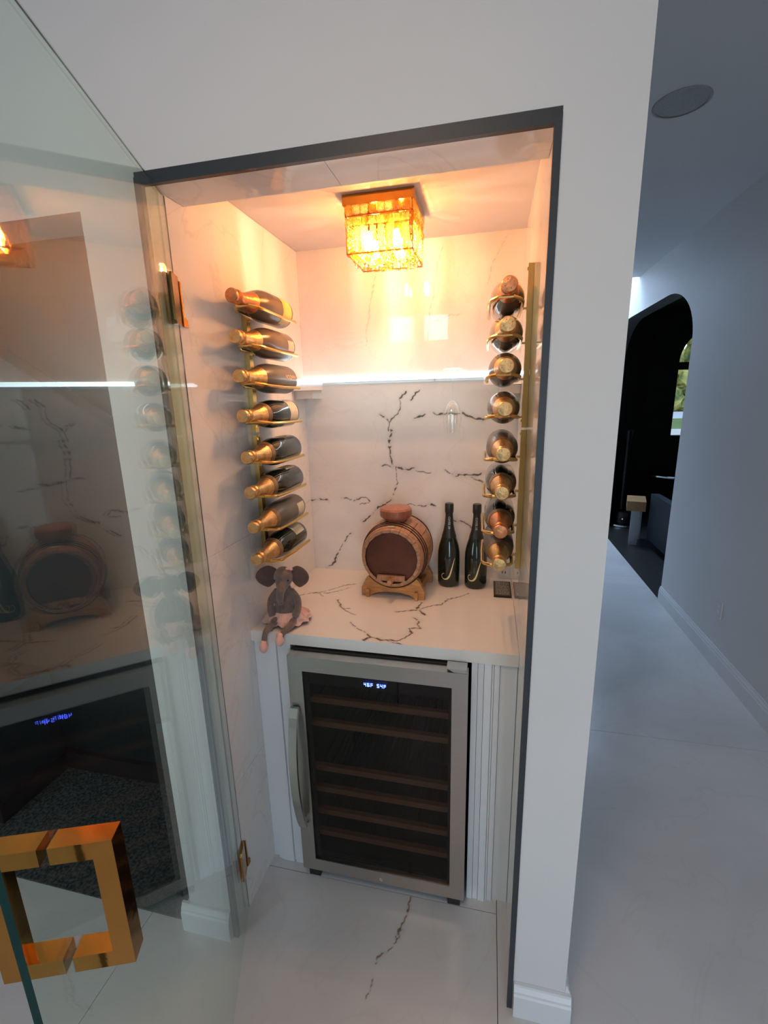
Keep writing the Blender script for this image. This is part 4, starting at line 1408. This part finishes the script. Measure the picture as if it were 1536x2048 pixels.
# ------------------------------------------------------------------ GLASS SHELF with LEDs, brackets, stem glass
YS0, YS1, ZS = 0.765, YB - 0.001, 1.840
sh = empty('glass_shelf', (NW / 2, (YS0 + YS1) / 2, ZS), label='lit clear glass shelf across the back of the alcove', cat='shelf')
hwS = NW / 2 - 0.0075
hd = (YS1 - YS0) / 2
obj('shelf_pane', B(-hwS, hwS, -hd, hd - 0.013, 0, 0.010), M_FROST, sh)
obj('light_bar', B(-hwS + 0.002, hwS - 0.002, hd - 0.012, hd - 0.001, 0.0, 0.010), M_LEDSOFT, sh, bevel=0.001)
obj('light_bar', B(-hwS + 0.10, hwS - 0.10, -hd + 0.006, -hd + 0.018, -0.003, -0.0004), M_SHELFGLOW, sh)  # added strip under the shelf, brightens the back wall below
obj('light_bar', B(-hwS + 0.002, hwS - 0.002, -hd - 0.006, -hd - 0.0008, -0.001, 0.012), M_SHELFGLOW, sh, bevel=0.001)  # emissive bar stands for LED light carried to the glass front edge
bm = bmesh.new()
nled = 60
for k in range(nled):
    x_ = -hwS + 0.012 + k * (2 * hwS - 0.024) / (nled - 1)
    box(bm, x_ - 0.0022, x_ + 0.0022, hd - 0.010, hd - 0.004, 0.0103, 0.0125)
lo = obj('led_dots', bm, M_LED, sh)
lo['kind'] = 'stuff'
for sgn, lb in ((1, 'left'), (-1, 'right')):
    x0 = 0.0065 if sgn == 1 else NW - 0.0065
    b = empty('shelf_bracket', (x0, 0.0, 1.775), label='beige stone block bracket under the %s end of the glass shelf' % lb, cat='bracket', group='shelf brackets')
    bm = bmesh.new()
    prism(bm, sorted([(sgn * a, c) for a, c in ((0, 0), (0.078, 0), (0.078, 0.032), (0, 0.032))], key=lambda p: 0) , 0.80, YB - 0.001, 'y')
    obj('block', bm, M_MARB, b)
    bm = bmesh.new()
    prism(bm, [(0.0, 0.768), (sgn * 0.135, 0.768), (sgn * 0.080, 0.905), (0.0, 0.905)], 0.0325, 0.062, 'z')
    obj('corner_plate', bm, M_MARB, b)

# wine glass hanging foot-up through the shelf
gl = empty('wine_glass', (0.659, 0.735, 0.0), label='clear stem glass hanging upside down from the lit shelf', cat='glass')
gp = [(0.034, 1.866), (0.034, 1.868), (0.012, 1.864), (0.0042, 1.858), (0.0034, 1.84), (0.0034, 1.765), (0.006, 1.755), (0.022, 1.742), (0.032, 1.722), (0.0355, 1.70), (0.034, 1.67), (0.029, 1.635), (0.028, 1.635), (0.033, 1.67), (0.0345, 1.70), (0.031, 1.722), (0.021, 1.740), (0.0, 1.752)]
obj('bowl', lathe(gp[6:], 36, closed_ends=False), M_STEMGL, gl, smooth=True)
obj('stem', lathe(gp[3:7], 16, closed_ends=False), M_STEMGL, gl, smooth=True)
obj('foot', lathe([(0, 1.868)] + gp[0:4], 32, closed_ends=False), M_STEMGL, gl, smooth=True)

# ------------------------------------------------------------------ CHANDELIER
chx, chy = 0.457, 0.565
HB = 0.105
ch = empty('chandelier', (chx, chy, 2.3575), label='square gold flush-mount chandelier of lit crystals on the alcove ceiling', cat='light fixture')
obj('canopy', B(-HB - 0.004, HB + 0.004, -HB - 0.004, HB + 0.004, -0.028, 0.0), M_GOLDP, ch, bevel=0.002)
bm = bmesh.new()
for z_ in (-0.058, -0.160):
    h_ = HB - 0.002
    for q in ((-h_, h_, -h_, -h_ + 0.003), (-h_, h_, h_ - 0.003, h_), (-h_, -h_ + 0.003, -h_, h_), (h_ - 0.003, h_, -h_, h_)):
        box(bm, q[0], q[1], q[2], q[3], z_, z_ + 0.003)
for sx in (-1, 1):
    for sy in (-1, 1):
        box(bm, *sorted((sx * (HB - 0.005), sx * (HB - 0.002))), *sorted((sy * (HB - 0.005), sy * (HB - 0.002))), -0.160, -0.028)
obj('frame', bm, M_GOLDP, ch)


def crystal_mesh(name, wdt, hgt, dep=0.008):
    """faceted plate: bevelled front and back"""
    b = bmesh.new()
    def ring(y, ins): return [b.verts.new(p) for p in ((-wdt / 2 + ins, y, -hgt + ins), (wdt / 2 - ins, y, -hgt + ins), (wdt / 2 - ins, y, -ins), (-wdt / 2 + ins, y, -ins))]
    R_ = [ring(-dep / 2, wdt * 0.28), ring(0, 0.0004), ring(dep / 2, wdt * 0.28)]
    for p, q in zip(R_, R_[1:]):
        for i in range(4):
            b.faces.new((p[i], p[(i + 1) % 4], q[(i + 1) % 4], q[i]))
    b.faces.new(R_[0]); b.faces.new(R_[-1][::-1])
    bmesh.ops.recalc_face_normals(b, faces=b.faces)
    me = D.meshes.new(name); b.to_mesh(me); b.free()
    me.materials.append(M_CRYSTAL)
    return me


sq = crystal_mesh('crystal_square', 0.0235, 0.026)
sq2 = crystal_mesh('crystal_square_small', 0.0235, 0.022)
pend = crystal_mesh('crystal_prism', 0.021, 0.078)
dropm = bmesh.new(); bmesh.ops.create_icosphere(dropm, subdivisions=1, radius=0.0125)
drop_me = D.meshes.new('crystal_drop'); dropm.to_mesh(drop_me); dropm.free(); drop_me.materials.append(M_CRYSTAL)


VAR = {}
for me_ in (sq, sq2, pend, drop_me):
    VAR[me_.name] = [me_]
    for m_ in (M_CRYSTAL2, M_CRYSTAL3):
        c_ = me_.copy(); c_.materials.clear(); c_.materials.append(m_)
        VAR[me_.name].append(c_)


def put(me, loc, rz=0, rx=0):
    me = random.choice(VAR[me.name])
    rz += random.uniform(-0.10, 0.10); rx += random.uniform(-0.07, 0.07)
    o = D.objects.new('crystal', me)
    COL.objects.link(o)
    o.parent = ch
    o.location = loc
    o.rotation_euler = (rx, 0, rz)
    return o


for side in range(4):
    rz = side * PI / 2
    c, s = math.cos(rz), math.sin(rz)
    def W(u, v, z): return (u * c - v * s, u * s + v * c, z)
    for k in range(8):
        u = -HB + 0.0125 + k * 0.025
        put(sq, W(u, -HB - 0.001, -0.029), rz)
        if k < 7: put(sq2, W(u + 0.0125, -HB + 0.0045, -0.059), rz)
        put(sq2, W(u, -HB - 0.002, -0.0625), rz)
        put(pend, W(u, -HB + 0.001, -0.0855), rz, random.uniform(-0.04, 0.04))
for i in range(7):
    for j in range(7):
        x_ = -HB + 0.018 + i * 0.0273
        y_ = -HB + 0.018 + j * 0.0273
        put(drop_me, (x_, y_, -0.150 + random.uniform(-0.004, 0.004)), random.uniform(0, 3))
for i in range(5):
    for j in range(5):
        if (i, j) in ((1, 1), (1, 3), (3, 1), (3, 3)): continue
        put(pend, (-0.062 + i * 0.031, -0.062 + j * 0.031, -0.062), random.uniform(0, 3))
for (bx_, by_) in ((-0.045, -0.045), (0.045, -0.045), (-0.045, 0.045), (0.045, 0.045)):
    so_ = obj('bulb_socket', lathe([(0.006, -0.028), (0.008, -0.085), (0, -0.085)], 14, origin=(bx_, by_, 0), closed_ends=False), M_GOLDP, ch, smooth=True)
    obj('bulb', lathe([(0, -0.140), (0.007, -0.136), (0.0135, -0.122), (0.0115, -0.105), (0.006, -0.0855)], 12, origin=(bx_, by_, 0), closed_ends=False), M_BULB, so_, smooth=True)

# ------------------------------------------------------------------ GLASS DOOR
ph = 0.3617
gd = empty('glass_door', (0.0, 0.0998, 0.0), label='open frameless glass door hinged on the left side of the alcove', cat='door')
gd.rotation_euler = (0, 0, ph - PI / 2)     # local +x runs along the door away from the hinge
WD, TD = 0.925, 0.009
bm = bmesh.new()
box(bm, 0.012, WD, -TD / 2, TD / 2, 0.010, 2.258)
for f in bm.faces:
    nrm = f.normal
    f.normal_update()
    nrm = f.normal
    if abs(nrm.x) > 0.5: f.material_index = 1
box(bm, 0.012, WD, -0.0012, 0.0012, 2.2582, 2.2594, 2)
obj('glass_sheet', bm, [M_GLASS, M_GEDGE, M_GEDGET], gd)
# pull handle: a square ring through the glass, one half on each side
for s in (-1, 1):
    t0, t1, z0, z1, d1, k = 0.837, 0.863, 1.068, 1.262, 0.077, 0.024
    d0 = TD / 2 + 0.0012
    bm = bmesh.new()
    # C-shaped bar: outline in (d, z), extruded along the door
    outl = [(d0, z0), (d1, z0), (d1, z1), (d0, z1), (d0, z1 - k), (d1 - k, z1 - k), (d1 - k, z0 + k), (d0, z0 + k)]
    A = [bm.verts.new((t0, s * a, z)) for a, z in outl]
    Bv = [bm.verts.new((t1, s * a, z)) for a, z in outl]
    def fc(L_, idx): bm.faces.new([L_[i] for i in idx])
    for L_ in (A, Bv):
        fc(L_, (0, 1, 6, 7)); fc(L_, (1, 2, 5, 6)); fc(L_, (2, 3, 4, 5))
    n = 8
    for i in range(n):
        bm.faces.new((A[i], A[(i + 1) % n], Bv[(i + 1) % n], Bv[i]))
    obj('pull_handle', bm, M_GOLDP, gd, bevel=0.0012)
    bm = bmesh.new()
    for zz in (z0 - 0.001, z1 - k - 0.001):
        box(bm, t0 - 0.001, t1 + 0.001, *sorted((s * (TD / 2 + 0.0002), s * d0)), zz, zz + k + 0.002)
    obj('gasket', bm, M_SHGLASS, gd)
# hinges: clamp plates on the glass, knuckle, plate on the wall
for zc in (2.020, 0.232):
    hz_ = 0.060
    bm = bmesh.new()
    for s in (-1, 1):
        prism(bm, [(0.002, zc - hz_), (0.052, zc - hz_), (0.058, zc - hz_ + 0.008), (0.058, zc + hz_ - 0.008), (0.052, zc + hz_), (0.002, zc + hz_)], s * (TD / 2 + 0.0005), s * (TD / 2 + 0.006), 'y')
    h = obj('hinge', bm, M_GOLDP, gd, bevel=0.0008)
    obj('hinge_pin', lathe([(0, zc - 0.058), (0.0065, zc - 0.058), (0.0065, zc + 0.058), (0, zc + 0.058)], 16, origin=(0.004, 0, 0)), M_GOLDP, h, smooth=True)
for zc in (2.020, 0.232):
    wp = empty('hinge_wall_plate', (0.006, 0.1, zc), label='gold hinge plate on the left jamb, the %s of the two' % ('upper' if zc > 1 else 'lower'), cat='hinge', group='hinge wall plates')
    obj('plate', prism(bmesh.new(), [(0.006, 0.050), (0.010, 0.050), (0.012, -0.035), (0.024, -0.043), (0.024, -0.060), (0.006, -0.060)], 0.0002, 0.005, 'x'), M_GOLDP, wp, bevel=0.0008)
    obj('edge_gasket', B(0.0002, 0.0022, 0.0245, 0.026, -0.060, -0.043), M_STRIP, wp)
